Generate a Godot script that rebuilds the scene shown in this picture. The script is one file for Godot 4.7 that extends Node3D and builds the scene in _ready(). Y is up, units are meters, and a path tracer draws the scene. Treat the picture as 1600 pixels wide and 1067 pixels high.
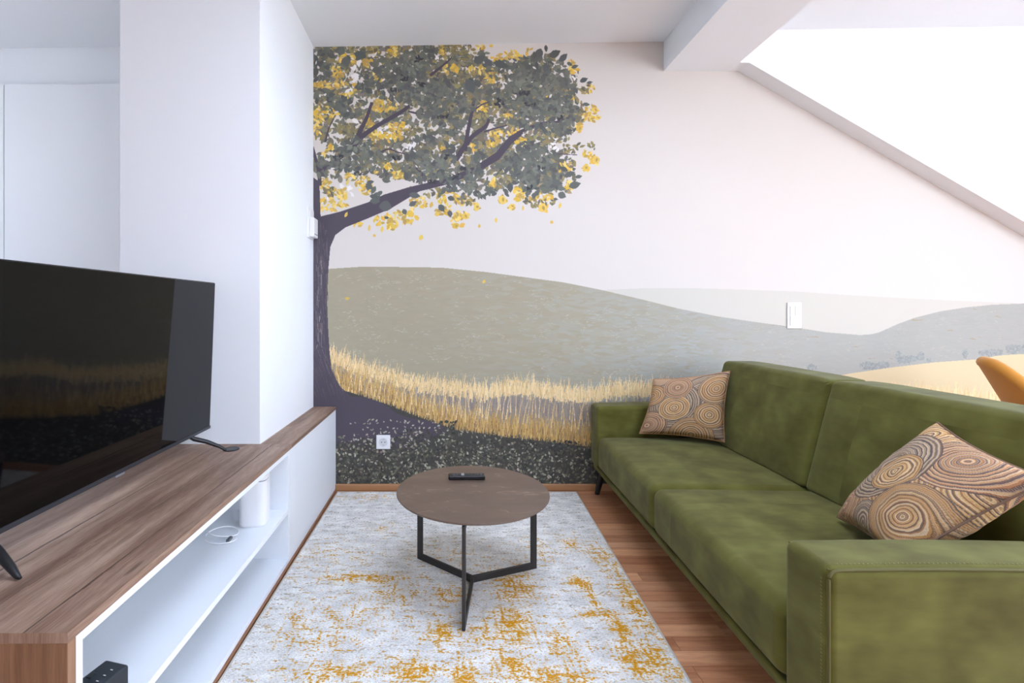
extends Node3D
# A living room under a roof: mural wall, low television cabinet on the left, green sofa on the right.
# Units are metres, y is up; the mural wall is the plane z = -2.75 and the lens stands at z = 0.

const WALL_Z := -2.75
const EYE := 1.036

# ------------------------------------------------------------------ mesh builder
class MB:
	var v := PackedVector3Array()
	var u := PackedVector2Array()
	var t := PackedInt32Array()

	func vert(p: Vector3, uv := Vector2.ZERO) -> int:
		v.append(p)
		u.append(uv)
		return v.size() - 1

	func tri(a: int, b: int, c: int) -> void:
		t.append_array(PackedInt32Array([a, b, c]))

	func quad(a: Vector3, b: Vector3, c: Vector3, d: Vector3, ua := Vector2.ZERO, ub := Vector2.ZERO, uc := Vector2.ZERO, ud := Vector2.ZERO) -> void:
		var i := vert(a, ua)
		vert(b, ub)
		vert(c, uc)
		vert(d, ud)
		tri(i, i + 1, i + 2)
		tri(i, i + 2, i + 3)

	# box between two corners; the texture's v runs along the grain axis, one texture unit = one metre
	func box(lo: Vector3, hi: Vector3, grain := 1, off := Vector2.ZERO) -> void:
		for ax in 3:
			var b := (ax + 1) % 3
			var c := (ax + 2) % 3
			for s in 2:
				var p: Array[Vector3] = []
				var uv: Array[Vector2] = []
				for k in [[0, 0], [1, 0], [1, 1], [0, 1]]:
					var q := Vector3.ZERO
					q[ax] = hi[ax] if s else lo[ax]
					q[b] = hi[b] if k[0] else lo[b]
					q[c] = hi[c] if k[1] else lo[c]
					p.append(q)
					var g := c
					var o := b
					if b == grain:
						g = b
						o = c
					uv.append(Vector2(q[o] + ax * 0.37, q[g]) + off)
				if s:
					quad(p[0], p[1], p[2], p[3], uv[0], uv[1], uv[2], uv[3])
				else:
					quad(p[0], p[3], p[2], p[1], uv[0], uv[3], uv[2], uv[1])

	func ticks(h: float, r: float, seg: int, div: int) -> PackedFloat32Array:
		var o := PackedFloat32Array()
		for i in seg:
			o.append(-h + r - r * tan(PI / 4 * (1.0 - float(i) / seg)))
		for i in div + 1:
			o.append(lerpf(-h + r, h - r, float(i) / div))
		for i in seg:
			o.append(h - r + r * tan(PI / 4 * float(i + 1) / seg))
		return o

	# rounded box about a centre; deform (if given) moves every point, in coordinates about the centre
	func rbox(at: Vector3, size: Vector3, r: float, seg := 2, div := Vector3i.ONE, deform: Variant = null) -> void:
		var h := size / 2
		r = minf(r, minf(h.x, minf(h.y, h.z)) * 0.999)
		for ax in 3:
			var b := (ax + 1) % 3
			var c := (ax + 2) % 3
			var tb := ticks(h[b], r, seg, div[b])
			var tc := ticks(h[c], r, seg, div[c])
			for s in [-1, 1]:
				var base := v.size()
				for i in tb.size():
					for j in tc.size():
						var q := Vector3.ZERO
						q[ax] = h[ax] * s
						q[b] = tb[i]
						q[c] = tc[j]
						var inner := q.clamp(-h + Vector3.ONE * r, h - Vector3.ONE * r)
						var p := inner + (q - inner).normalized() * r
						if deform != null:
							p = deform.call(p)
						vert(p + at, Vector2(p[b], p[c]))
				var n := tc.size()
				for i in tb.size() - 1:
					for j in n - 1:
						var k := base + i * n + j
						if s > 0:
							tri(k, k + n, k + n + 1)
							tri(k, k + n + 1, k + 1)
						else:
							tri(k, k + n + 1, k + n)
							tri(k, k + 1, k + n + 1)

	# tube along a path; radii per point; flat squeezes the second cross axis
	func tube(path: Array, radii: Array, sides := 10, flat := 1.0, up := Vector3.UP) -> void:
		var base := v.size()
		for i in path.size():
			var a: Vector3 = path[maxi(i - 1, 0)]
			var b: Vector3 = path[mini(i + 1, path.size() - 1)]
			var d := (b - a).normalized()
			var x := d.cross(up)
			if x.length() < 0.05:
				x = d.cross(Vector3(0.3, 0, 1))
			x = x.normalized()
			var y := x.cross(d).normalized()
			var p: Vector3 = path[i]
			var r: float = radii[mini(i, radii.size() - 1)]
			for k in sides:
				var an := TAU * k / sides
				vert(p + x * cos(an) * r + y * sin(an) * r * flat, Vector2(float(k) / sides, i))
		for i in path.size() - 1:
			for k in sides:
				var k2 := (k + 1) % sides
				var a := base + i * sides
				tri(a + k, a + k2, a + sides + k2)
				tri(a + k, a + sides + k2, a + sides + k)
		for e in [0, path.size() - 1]:
			var c := vert(path[e])
			for k in sides:
				var k2 := (k + 1) % sides
				if e:
					tri(base + e * sides + k, base + e * sides + k2, c)
				else:
					tri(base + k2, base + k, c)

	# profile of Vector2(radius, height) turned about the y axis at a point
	func lathe(at: Vector3, prof: Array, n := 48) -> void:
		var base := v.size()
		for p in prof:
			for k in n:
				var an := TAU * k / n
				vert(at + Vector3(cos(an) * p.x, p.y, sin(an) * p.x), Vector2(cos(an) * p.x, sin(an) * p.x))
		for i in prof.size() - 1:
			for k in n:
				var k2 := (k + 1) % n
				var a := base + i * n
				tri(a + k, a + n + k, a + n + k2)
				tri(a + k, a + n + k2, a + k2)

	# prism from a polygon in the xy plane (counter-clockwise), between two z
	func prism(poly: Array, z0: float, z1: float) -> void:
		var n := poly.size()
		for i in n:
			var a: Vector2 = poly[i]
			var b: Vector2 = poly[(i + 1) % n]
			quad(Vector3(a.x, a.y, z1), Vector3(a.x, a.y, z0), Vector3(b.x, b.y, z0), Vector3(b.x, b.y, z1))
		var tr := Geometry2D.triangulate_polygon(PackedVector2Array(poly))
		for side in 2:
			var o := v.size()
			for q in poly:
				vert(Vector3(q.x, q.y, z1 if side else z0))
			for i in range(0, tr.size(), 3):
				var a := o + tr[i]
				var b := o + tr[i + 1]
				var c := o + tr[i + 2]
				var up: float = (v[b] - v[a]).cross(v[c] - v[a]).z
				if (up > 0) == (side == 1):
					tri(a, b, c)
				else:
					tri(a, c, b)

	func mesh(crease := 40.0) -> ArrayMesh:
		var fn := PackedVector3Array()
		var around := {}
		for i in range(0, t.size(), 3):
			var n := (v[t[i + 1]] - v[t[i]]).cross(v[t[i + 2]] - v[t[i]])
			fn.append(n)
			for k in 3:
				var key := Vector3i((v[t[i + k]] * 50000.0).round())
				if not around.has(key):
					around[key] = PackedInt32Array()
				var l: PackedInt32Array = around[key]
				l.append(i / 3)
				around[key] = l
		var lim := cos(deg_to_rad(crease))
		var ov := PackedVector3Array()
		var on := PackedVector3Array()
		var ou := PackedVector2Array()
		for i in range(0, t.size(), 3):
			var f := fn[i / 3]
			if f.length_squared() < 1e-18:
				continue
			var fnn := f.normalized()
			for k in [0, 2, 1]:
				var id := t[i + k]
				var sum := Vector3.ZERO
				for j in around[Vector3i((v[id] * 50000.0).round())]:
					var g := fn[j]
					if g.length_squared() > 1e-18 and g.normalized().dot(fnn) >= lim:
						sum += g
				ov.append(v[id])
				on.append(sum.normalized() if sum.length_squared() > 0 else fnn)
				ou.append(u[id])
		var arr := []
		arr.resize(Mesh.ARRAY_MAX)
		arr[Mesh.ARRAY_VERTEX] = ov
		arr[Mesh.ARRAY_NORMAL] = on
		arr[Mesh.ARRAY_TEX_UV] = ou
		var m := ArrayMesh.new()
		m.add_surface_from_arrays(Mesh.PRIMITIVE_TRIANGLES, arr)
		return m

# ------------------------------------------------------------------ naming and placing
var used := {}

func numbered(n: String) -> String:
	if not used.has(n):
		used[n] = 0
		return n
	used[n] += 1
	return "%s_%03d" % [n, used[n]]

func thing(called: String, label: String, category: String, at := Vector3.ZERO, turn := 0.0, group := "") -> Node3D:
	var o := Node3D.new()
	o.name = numbered(called)
	o.position = at
	o.rotation.y = turn
	o.set_meta("label", label)
	o.set_meta("category", category)
	if group:
		o.set_meta("group", group)
	add_child(o, true)
	return o

func part(called: String, m: Mesh, mat: Material, parent: Node, label := "") -> MeshInstance3D:
	var o := MeshInstance3D.new()
	o.name = called
	o.mesh = m
	o.material_override = mat
	if label:
		o.set_meta("label", label)
	parent.add_child(o, true)
	return o

func struct(called: String, m: Mesh, mat: Material, label: String) -> MeshInstance3D:
	var o := part(called, m, mat, self, label)
	o.set_meta("kind", "structure")
	return o

func box(lo: Vector3, hi: Vector3, grain := 1, off := Vector2.ZERO) -> ArrayMesh:
	var b := MB.new()
	b.box(lo.min(hi), lo.max(hi), grain, off)
	return b.mesh()

func soft(lo: Vector3, hi: Vector3, r := 0.002, seg := 2) -> ArrayMesh:
	var b := MB.new()
	b.rbox((lo + hi) / 2, (hi - lo).abs(), r, seg)
	return b.mesh(50)

func mat(c: Color, rough := 0.6, metal := 0.0, spec := 0.5) -> StandardMaterial3D:
	var m := StandardMaterial3D.new()
	m.albedo_color = c
	m.roughness = rough
	m.metallic = metal
	m.metallic_specular = spec
	return m

func rgb(r: int, g: int, b: int) -> Color:
	return Color8(r, g, b)

# ------------------------------------------------------------------ textures
func noise_map(w: int, h: int, freq: float, sd: int, oct := 4, sx := 1.0, sy := 1.0) -> PackedByteArray:
	var n := FastNoiseLite.new()
	n.noise_type = FastNoiseLite.TYPE_SIMPLEX_SMOOTH
	n.seed = sd
	n.frequency = freq
	n.fractal_octaves = oct
	var im := n.get_image(maxi(4, int(w / sx)), maxi(4, int(h / sy)))
	im.resize(w, h, Image.INTERPOLATE_CUBIC)
	im.convert(Image.FORMAT_L8)
	return im.get_data()

func tex(im: Image) -> ImageTexture:
	return ImageTexture.create_from_image(im)

func from_bytes(w: int, h: int, d: PackedByteArray) -> ImageTexture:
	return tex(Image.create_from_data(w, h, false, Image.FORMAT_RGB8, d))

# relief from a grey byte map
func relief(w: int, h: int, d: PackedByteArray, k: float) -> ImageTexture:
	var im := Image.create_from_data(w, h, false, Image.FORMAT_L8, d)
	im.convert(Image.FORMAT_RGBA8)
	im.bump_map_to_normal_map(k)
	return tex(im)

# wood: grain along v; tones a (dark) to b (light); cracks at given u with a little wander
func wood(w: int, h: int, sd: int, a: Color, b: Color, cracks: Array, crack: Color, fine := 0.35, knots := []) -> Array:
	var broad := noise_map(w, h, 0.012, sd, 3, 1.0, 9.0)
	var streak := noise_map(w, h, 0.05, sd + 1, 4, 1.0, 26.0)
	var thin := noise_map(w, h, 0.3, sd + 2, 3, 1.0, 14.0)
	var warp := noise_map(w, h, 0.02, sd + 3, 3, 4.0, 4.0)
	var d := PackedByteArray()
	d.resize(w * h * 3)
	var hgt := PackedByteArray()
	hgt.resize(w * h)
	var i := 0
	for y in h:
		for x in w:
			var k := y * w + x
			var wob := int((warp[k] - 128) * 0.04)
			var kx := y * w + clampi(x + wob, 0, w - 1)
			var q := broad[kx] / 255.0 * 0.4 + streak[kx] / 255.0 * (0.6 - fine * 0.5) + thin[k] / 255.0 * fine * 0.5
			q = clampf((q - 0.5) * 2.0 + 0.5, 0, 1)
			var c := a.lerp(b, q)
			for cr in cracks:
				var dx := absf(x + wob * 0.5 - cr[0] * w) / w
				var g: float = cr[1] * (0.35 + 1.1 * clampf(broad[(y * w + int(cr[0] * w)) % (w * h)] / 255.0 * 1.6 - 0.4, 0, 1))
				if dx < g:
					c = c.lerp(crack, clampf(1.15 - dx / g, 0, 0.9))
			for kn in knots:
				var ex: float = (x - kn[0] * w) / (kn[2] * w)
				var ey: float = (y - kn[1] * h) / (kn[3] * h)
				var e := ex * ex + ey * ey
				if e < 1.0:
					c = c.lerp(crack, (1.0 - e) * clampf(streak[k] / 255.0 * 1.2 - 0.3, 0, 0.5))
			d[i] = int(c.r8)
			d[i + 1] = int(c.g8)
			d[i + 2] = int(c.b8)
			hgt[k] = int(q * 200)
			i += 3
	return [from_bytes(w, h, d), relief(w, h, hgt, 1.5)]

# ---- drawing on an image
func fill_poly(im: Image, p: PackedVector2Array, c: Color) -> void:
	var lo := 1e9
	var hi := -1e9
	for q in p:
		lo = minf(lo, q.y)
		hi = maxf(hi, q.y)
	var y0 := maxi(0, int(ceil(lo - 0.5)))
	var y1 := mini(im.get_height() - 1, int(floor(hi - 0.5)))
	var n := p.size()
	for y in range(y0, y1 + 1):
		var yc := y + 0.5
		var xs: Array[float] = []
		for i in n:
			var a := p[i]
			var b := p[(i + 1) % n]
			if (a.y <= yc) != (b.y <= yc):
				xs.append(a.x + (yc - a.y) / (b.y - a.y) * (b.x - a.x))
		xs.sort()
		for i in range(0, xs.size() - 1, 2):
			var x0 := maxi(0, int(round(xs[i])))
			var x1 := int(round(xs[i + 1]))
			if x1 > x0:
				im.fill_rect(Rect2i(x0, y, x1 - x0, 1), c)

func stroke(im: Image, pts: PackedVector2Array, w0: float, w1: float, c: Color) -> void:
	var l := PackedVector2Array()
	var r := PackedVector2Array()
	var n := pts.size()
	for i in n:
		var d := (pts[mini(i + 1, n - 1)] - pts[maxi(i - 1, 0)]).normalized()
		var w := lerpf(w0, w1, float(i) / (n - 1)) * 0.5
		var s := Vector2(-d.y, d.x) * w
		l.append(pts[i] + s)
		r.append(pts[i] - s)
	r.reverse()
	l.append_array(r)
	fill_poly(im, l, c)

const LEAF := [[-1.0, 0.0], [-0.6, 0.72], [-0.1, 1.0], [0.4, 0.75], [1.0, 0.0], [0.4, -0.75], [-0.1, -1.0], [-0.6, -0.72]]

func leaf(im: Image, at: Vector2, ln: float, wd: float, an: float, c: Color) -> void:
	var p := PackedVector2Array()
	var d := Vector2.from_angle(an)
	var s := Vector2(-d.y, d.x)
	for q in LEAF:
		p.append(at + d * q[0] * ln + s * q[1] * wd)
	fill_poly(im, p, c)

var rng := RandomNumberGenerator.new()

func vary(c: Color, k: float) -> Color:
	var g := rng.randf_range(-k, k)
	return Color(clampf(c.r + g + rng.randf_range(-k, k) * 0.3, 0, 1), clampf(c.g + g + rng.randf_range(-k, k) * 0.3, 0, 1), clampf(c.b + g + rng.randf_range(-k, k) * 0.3, 0, 1))

# ------------------------------------------------------------------ the printed mural
# The print is laid out on a sheet whose unit is 3.74 mm of wall; SHEET is its top-left corner, DOT the texels in a unit.
const UNIT := 0.0037415
const SHEET := Vector2(488, 62)
const SHEET_SIZE := Vector2(1425, 704)
const DOT := 1.435

func pp(a: float, b: float) -> Vector2:
	return (Vector2(a, b) - SHEET) * DOT

func pts(l: Array) -> PackedVector2Array:
	var o := PackedVector2Array()
	for i in range(0, l.size(), 2):
		o.append(pp(l[i], l[i + 1]))
	return o

func edge_at(l: Array, x: float) -> float:
	for i in range(0, l.size() - 2, 2):
		if x <= l[i + 2]:
			return lerpf(l[i + 1], l[i + 3], clampf((x - l[i]) / (l[i + 2] - l[i]), 0, 1))
	return l[l.size() - 1]

func smooth(l: Array) -> PackedVector2Array:
	var c := Curve2D.new()
	var n := l.size() / 2
	for i in n:
		var p := Vector2(l[2 * i], l[2 * i + 1])
		var a := Vector2(l[2 * maxi(i - 1, 0)], l[2 * maxi(i - 1, 0) + 1])
		var b := Vector2(l[2 * mini(i + 1, n - 1)], l[2 * mini(i + 1, n - 1) + 1])
		c.add_point(p, -(b - a) / 6, (b - a) / 6)
	var o := PackedVector2Array()
	for q in c.tessellate(4, 3):
		o.append((q - SHEET) * DOT)
	return o

# leaves scattered over patches [x, y, half width, half height]
func scatter(im: Image, patches: Array, tones: Array, dense: float, size: float, spread := 0.05) -> void:
	for b in patches:
		var n := int(dense * PI * b[2] * b[3] / (size * size)) + 1
		for i in n:
			var r := sqrt(rng.randf())
			var an := rng.randf() * TAU
			var at := pp(b[0] + cos(an) * r * b[2], b[1] + sin(an) * r * b[3])
			var ln: float = size * rng.randf_range(0.5, 1.15) * DOT
			leaf(im, at, ln, ln * rng.randf_range(0.38, 0.62), rng.randf() * TAU, vary(tones[rng.randi() % tones.size()], spread))

func dabs(im: Image, patches: Array, tones: Array, dense: float, ln: float, wd: float, an: float, wander: float, spread := 0.03) -> void:
	for b in patches:
		var n := int(dense * 4 * b[2] * b[3] / (ln * wd)) + 1
		for i in n:
			var at := pp(b[0] + rng.randf_range(-1, 1) * b[2], b[1] + rng.randf_range(-1, 1) * b[3])
			var a := an + rng.randf_range(-wander, wander)
			var l: float = ln * rng.randf_range(0.4, 1.2) * DOT
			leaf(im, at, l * 0.5, wd * rng.randf_range(0.4, 1.1) * DOT * 0.5, a, vary(tones[rng.randi() % tones.size()], spread))

func blades(im: Image, x0: float, x1: float, line: Array, rise0: float, rise1: float, drop0: float, drop1: float, step: float, tones: Array, wd: float) -> void:
	var x := x0
	while x < x1:
		var y := edge_at(line, x)
		var top := y - rng.randf_range(rise0, rise1)
		var low := y + rng.randf_range(drop0, drop1)
		var lean := rng.randf_range(-0.22, 0.3)
		var p := PackedVector2Array([pp(x, low), pp(x + lean * (low - top) * 0.35, (low + top) / 2), pp(x + lean * (low - top), top)])
		stroke(im, p, wd * rng.randf_range(0.7, 1.3) * DOT, 0.5, vary(tones[rng.randi() % tones.size()], 0.03))
		x += step * rng.randf_range(0.4, 1.6)

func mural() -> ImageTexture:
	rng.seed = 77
	var w := int(SHEET_SIZE.x * DOT)
	var h := int(SHEET_SIZE.y * DOT)
	var sky := rgb(215, 208, 201)
	var im := Image.create(w, h, false, Image.FORMAT_RGB8)
	im.fill(sky)
	# long hill, khaki by the tree, greyer rightwards: printed mist plus painted-in window glare, in brush dabs
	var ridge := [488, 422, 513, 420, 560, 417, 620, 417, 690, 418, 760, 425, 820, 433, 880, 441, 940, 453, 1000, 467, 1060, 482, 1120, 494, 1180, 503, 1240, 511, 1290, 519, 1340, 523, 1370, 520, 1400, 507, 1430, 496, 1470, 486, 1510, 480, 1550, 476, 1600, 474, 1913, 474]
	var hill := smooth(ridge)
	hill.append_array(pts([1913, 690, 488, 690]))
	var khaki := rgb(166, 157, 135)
	var mist_glare := rgb(170, 170, 162)
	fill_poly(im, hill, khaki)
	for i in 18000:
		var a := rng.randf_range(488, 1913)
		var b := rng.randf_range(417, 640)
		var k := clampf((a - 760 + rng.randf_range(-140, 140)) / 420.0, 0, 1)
		leaf(im, pp(a, b), rng.randf_range(6, 18) * DOT, rng.randf_range(1.5, 4.0) * DOT, rng.randf_range(-0.12, 0.18), vary(khaki.lerp(mist_glare, k), 0.006))
	# dry brush flecks on the hill
	for i in 620:
		var a := rng.randf_range(515, 1700)
		var b := rng.randf_range(417, 600)
		if b < edge_at(ridge, a) + 4.0:
			continue
		var n := rng.randi_range(1, 5)
		for k in n:
			leaf(im, pp(a + rng.randf_range(-9, 9), b + rng.randf_range(-4, 4)), rng.randf_range(1.0, 4.5) * DOT, 0.3 * DOT, rng.randf_range(-0.5, 0.4), rgb(186, 181, 166))
	# sky above the ridge and the far pale hill behind it
	var above := smooth(ridge)
	above.append_array(pts([1913, 62, 488, 62]))
	fill_poly(im, above, sky)
	var far := smooth([940, 453, 1010, 450, 1080, 450, 1150, 452, 1240, 455, 1330, 461, 1420, 466, 1500, 470, 1600, 474])
	var back_edge := smooth([940, 453, 1000, 467, 1060, 482, 1120, 494, 1180, 503, 1240, 511, 1290, 519, 1340, 523, 1370, 520, 1400, 507, 1430, 496, 1470, 486, 1510, 480, 1550, 476, 1600, 474])
	back_edge.reverse()
	far.append_array(back_edge)
	fill_poly(im, far, rgb(204, 200, 189))
	# field with far shrubs at the right
	var field := smooth([1290, 590, 1330, 583, 1400, 573, 1460, 566, 1530, 561, 1600, 553, 1913, 546])
	field.append_array(pts([1913, 700, 1290, 700]))
	fill_poly(im, field, rgb(218, 200, 160))
	dabs(im, [[1560, 600, 130, 26]], [rgb(220, 202, 160), rgb(215, 196, 156)], 0.6, 26, 4, 0.0, 0.12, 0.006)
	fill_poly(im, pts([1200, 640, 1200, 592, 1290, 590, 1345, 581, 1330, 640]), rgb(170, 170, 162))
	fill_poly(im, field, rgb(218, 200, 160))
	for s in [[1353, 571, 12, 7], [1365, 572, 10, 6], [1380, 570, 12, 6], [1403, 556, 5, 9], [1412, 562, 12, 7], [1425, 560, 12, 6], [1438, 556, 7, 8], [1452, 563, 4, 4], [1508, 551, 5, 9], [1540, 552, 14, 6], [1555, 550, 14, 6], [1580, 545, 12, 9], [1600, 545, 16, 8], [1268, 574, 10, 5], [1640, 541, 18, 7]]:
		scatter(im, [[s[0], s[1], s[2] * 0.8, s[3] * 0.8]], [rgb(152, 158, 154), rgb(146, 152, 148), rgb(159, 164, 160)], 2.6, 3.0, 0.015)
	fill_poly(im, field, rgb(218, 200, 160))
	# tall grass: cream tips, plum shade, gold foot
	var tips := [488, 548, 514, 553, 530, 556, 560, 570, 600, 582, 640, 594, 700, 602, 760, 609, 800, 600, 830, 602, 870, 609, 920, 614, 960, 604, 1010, 604, 1100, 612, 1300, 618, 1440, 612, 1560, 622, 1913, 630]
	var mid := [488, 580, 514, 584, 560, 598, 600, 612, 640, 622, 700, 628, 760, 634, 830, 636, 920, 650, 1010, 646, 1300, 650, 1913, 662]
	var foot := [488, 600, 545, 612, 600, 630, 650, 650, 700, 668, 720, 673, 770, 679, 790, 683, 850, 689, 920, 698, 1000, 702, 1913, 714]
	var plum := [rgb(150, 139, 132), rgb(140, 130, 128), rgb(163, 150, 137)]
	var cream := [rgb(232, 204, 152), rgb(240, 214, 166), rgb(222, 190, 136), rgb(236, 208, 158)]
	var gold := [rgb(206, 170, 106), rgb(196, 158, 94), rgb(216, 182, 120), rgb(186, 150, 96)]
	var band := pts([488, 570, 560, 588, 600, 600, 700, 618, 830, 620, 920, 630, 1010, 626, 1300, 640, 1913, 650, 1913, 766, 488, 766])
	fill_poly(im, band, rgb(158, 144, 130))
	var gold_top := []
	for i in range(0, foot.size(), 2):
		gold_top.append_array([foot[i], foot[i + 1] - 24])
	dabs(im, [[890, 655, 400, 30]], plum, 0.5, 22, 3, 1.5, 0.25, 0.02)
	fill_poly(im, above, sky)
	fill_poly(im, far, rgb(204, 200, 189))
	blades(im, 488, 1913, mid, 6, 30, 0, 22, 1.3, plum, 2.0)
	blades(im, 488, 1913, tips, 2, 13, 6, 18, 0.8, cream, 3.0)
	blades(im, 488, 1913, tips, 8, 22, 2, 24, 2.6, cream, 1.8)
	blades(im, 488, 1913, mid, 14, 24, -4, 14, 3.4, plum, 1.8)
	blades(im, 488, 1913, gold_top, 0, 16, 22, 28, 0.7, gold, 2.8)
	blades(im, 488, 1913, gold_top, 10, 32, 6, 20, 3.0, gold, 1.5)
	blades(im, 488, 1913, mid, 16, 34, 4, 30, 5.5, cream, 1.5)
	blades(im, 488, 1913, gold_top, -6, 10, 10, 24, 4.0, [rgb(176, 136, 80), rgb(160, 124, 82), rgb(150, 122, 96)], 1.2)
	blades(im, 488, 1913, foot, 10, 26, 2, 6, 7.0, [rgb(133, 103, 66), rgb(112, 92, 74)], 0.9)
	# dark flowery ground
	var low := smooth(foot)
	low.append_array(pts([1913, 766, 488, 766]))
	fill_poly(im, low, rgb(76, 74, 70))
	blades(im, 560, 1913, foot, 1, 8, 0, 6, 1.6, [rgb(76, 74, 70), rgb(84, 82, 76)], 1.6)
	dabs(im, [[1200, 732, 712, 34], [800, 705, 110, 16], [600, 712, 112, 54]], [rgb(64, 62, 60), rgb(90, 90, 80), rgb(72, 72, 64), rgb(100, 98, 84), rgb(80, 74, 70)], 1.4, 7, 4, 0.6, 1.6, 0.03)
	# trunk, mound and limbs
	var bark := rgb(84, 77, 87)
	var crown_back := [[500, 85, 20, 16], [540, 90, 40, 22], [600, 95, 40, 30], [650, 110, 55, 45], [520, 130, 36, 34], [580, 150, 60, 40], [700, 130, 50, 60], [520, 190, 34, 40], [590, 205, 50, 34], [660, 190, 60, 40], [740, 120, 40, 45], [800, 130, 60, 40], [850, 130, 52, 45], [760, 190, 60, 50], [840, 190, 60, 40], [880, 170, 30, 40], [540, 255, 56, 26], [620, 245, 50, 34], [690, 245, 50, 42], [760, 255, 50, 44], [830, 260, 55, 45], [870, 270, 30, 35]]
	scatter(im, crown_back, [rgb(134, 127, 104), rgb(122, 118, 104), rgb(152, 139, 98), rgb(110, 110, 102), rgb(116, 115, 106)], 1.35, 6.5)
	var light := [[555, 100, 9, 8], [552, 122, 8, 10], [545, 138, 8, 6], [592, 87, 10, 4], [604, 205, 18, 9], [549, 190, 7, 5], [635, 205, 8, 10], [543, 296, 13, 8], [516, 314, 14, 7], [640, 228, 10, 5], [684, 88, 8, 5], [868, 226, 13, 9], [900, 118, 8, 7]]
	scatter(im, light, [sky, rgb(236, 231, 228)], 1.3, 6.0, 0.01)
	var yellow := [[545, 92, 16, 8], [576, 97, 9, 6], [586, 80, 8, 5], [614, 79, 12, 8], [515, 133, 28, 7], [562, 136, 10, 6], [540, 148, 10, 6], [600, 165, 20, 12], [497, 188, 11, 22], [520, 172, 14, 10], [575, 190, 8, 12], [622, 198, 16, 8], [690, 76, 12, 7], [705, 108, 14, 7], [526, 112, 12, 10], [590, 122, 8, 8],
		[752, 74, 9, 4], [767, 71, 3, 3], [768, 92, 8, 4], [788, 88, 10, 7], [806, 86, 11, 8], [826, 80, 5, 7], [893, 97, 7, 6], [896, 107, 7, 4], [888, 113, 8, 3], [745, 108, 16, 6], [766, 120, 7, 14], [925, 172, 11, 7], [930, 186, 9, 6], [905, 200, 7, 7], [914, 182, 10, 8], [918, 140, 11, 8], [755, 166, 10, 9], [792, 182, 7, 6], [778, 210, 14, 9], [805, 207, 12, 6], [852, 152, 5, 5], [893, 156, 4, 5],
		[585, 215, 14, 9], [612, 213, 17, 10], [520, 229, 7, 5], [511, 239, 8, 4], [506, 288, 10, 14], [528, 302, 18, 9], [569, 291, 13, 16], [545, 278, 8, 8], [504, 322, 8, 12], [520, 322, 10, 8], [610, 257, 12, 7], [588, 265, 4, 6], [622, 274, 12, 7], [693, 233, 10, 4], [640, 300, 10, 6], [535, 318, 10, 6],
		[620, 337, 20, 8], [598, 345, 14, 7], [645, 335, 9, 9], [616, 352, 10, 7], [637, 350, 7, 6], [560, 350, 10, 4], [655, 315, 14, 9], [700, 308, 19, 11], [692, 328, 14, 10], [712, 345, 9, 9], [772, 224, 12, 7], [740, 230, 5, 5], [815, 222, 12, 6], [770, 285, 6, 9], [812, 301, 10, 13], [785, 312, 7, 6], [848, 324, 8, 7], [883, 262, 12, 8], [890, 290, 8, 8], [915, 240, 9, 8], [929, 250, 8, 8], [914, 262, 6, 6], [845, 308, 20, 6], [720, 312, 16, 8], [722, 336, 9, 8], [745, 322, 5, 6], [800, 322, 6, 5]]
	scatter(im, yellow, [rgb(226, 190, 84), rgb(219, 178, 76), rgb(233, 206, 120), rgb(200, 166, 92), rgb(184, 156, 92)], 1.3, 5.0, 0.04)
	var olive := [[722, 75, 14, 10], [545, 76, 40, 5], [575, 80, 14, 6], [600, 92, 14, 10], [725, 120, 18, 10], [500, 165, 12, 10], [550, 205, 20, 12], [640, 205, 16, 10], [700, 75, 16, 8], [918, 140, 12, 8], [893, 231, 19, 7], [926, 228, 8, 6], [790, 282, 16, 8], [725, 314, 16, 6], [840, 316, 28, 6], [760, 245, 18, 12], [880, 138, 16, 12], [690, 175, 20, 10], [780, 160, 20, 14], [745, 185, 20, 14], [512, 300, 8, 10], [660, 230, 18, 8], [676, 300, 16, 8], [905, 180, 8, 12], [630, 262, 18, 10], [870, 215, 22, 8]]
	scatter(im, olive, [rgb(139, 128, 90), rgb(125, 119, 94), rgb(156, 141, 96), rgb(114, 110, 96)], 1.0, 4.6, 0.04)
	var trunk := pts([488, 276, 499, 284, 501, 338, 530, 331, 575, 316, 600, 304, 640, 292, 700, 278, 745, 258, 775, 238, 795, 214, 812, 204, 818, 208, 800, 224, 780, 249, 745, 270, 700, 288, 655, 299, 635, 311, 610, 326, 575, 341, 540, 355, 524, 367, 516, 386, 513, 420, 511, 470, 513, 520, 515, 550, 518, 577, 530, 602, 548, 619, 570, 621, 588, 626, 604, 634, 620, 646, 637, 652, 653, 655, 670, 658, 685, 662, 700, 671, 640, 700, 560, 690, 488, 700])
	fill_poly(im, trunk, bark)
	for s in [[[556, 222, 562, 206, 573, 184, 581, 160], 9, 4], [[545, 236, 565, 214, 590, 196, 625, 176, 640, 165], 9, 5], [[500, 268, 530, 246, 558, 220], 8, 8], [[638, 174, 655, 178, 676, 181, 702, 182], 3, 3], [[672, 118, 690, 104, 706, 90], 5, 2], [[726, 236, 731, 205, 737, 175, 741, 154], 7, 4], [[712, 250, 735, 216, 758, 198, 764, 186], 8, 4], [[738, 174, 752, 164, 766, 158], 2.5, 1.5], [[756, 206, 772, 201, 792, 196], 3, 2], [[808, 208, 830, 198, 850, 192, 872, 190, 888, 184], 5, 3], [[588, 242, 606, 233, 622, 238, 642, 242], 3, 2], [[508, 222, 514, 200, 524, 180], 3, 1.5], [[868, 240, 884, 241, 902, 242], 1.6, 1.0], [[664, 282, 658, 270, 650, 262], 5, 3], [[488, 230, 497, 262, 500, 290], 5, 6]]:
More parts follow.
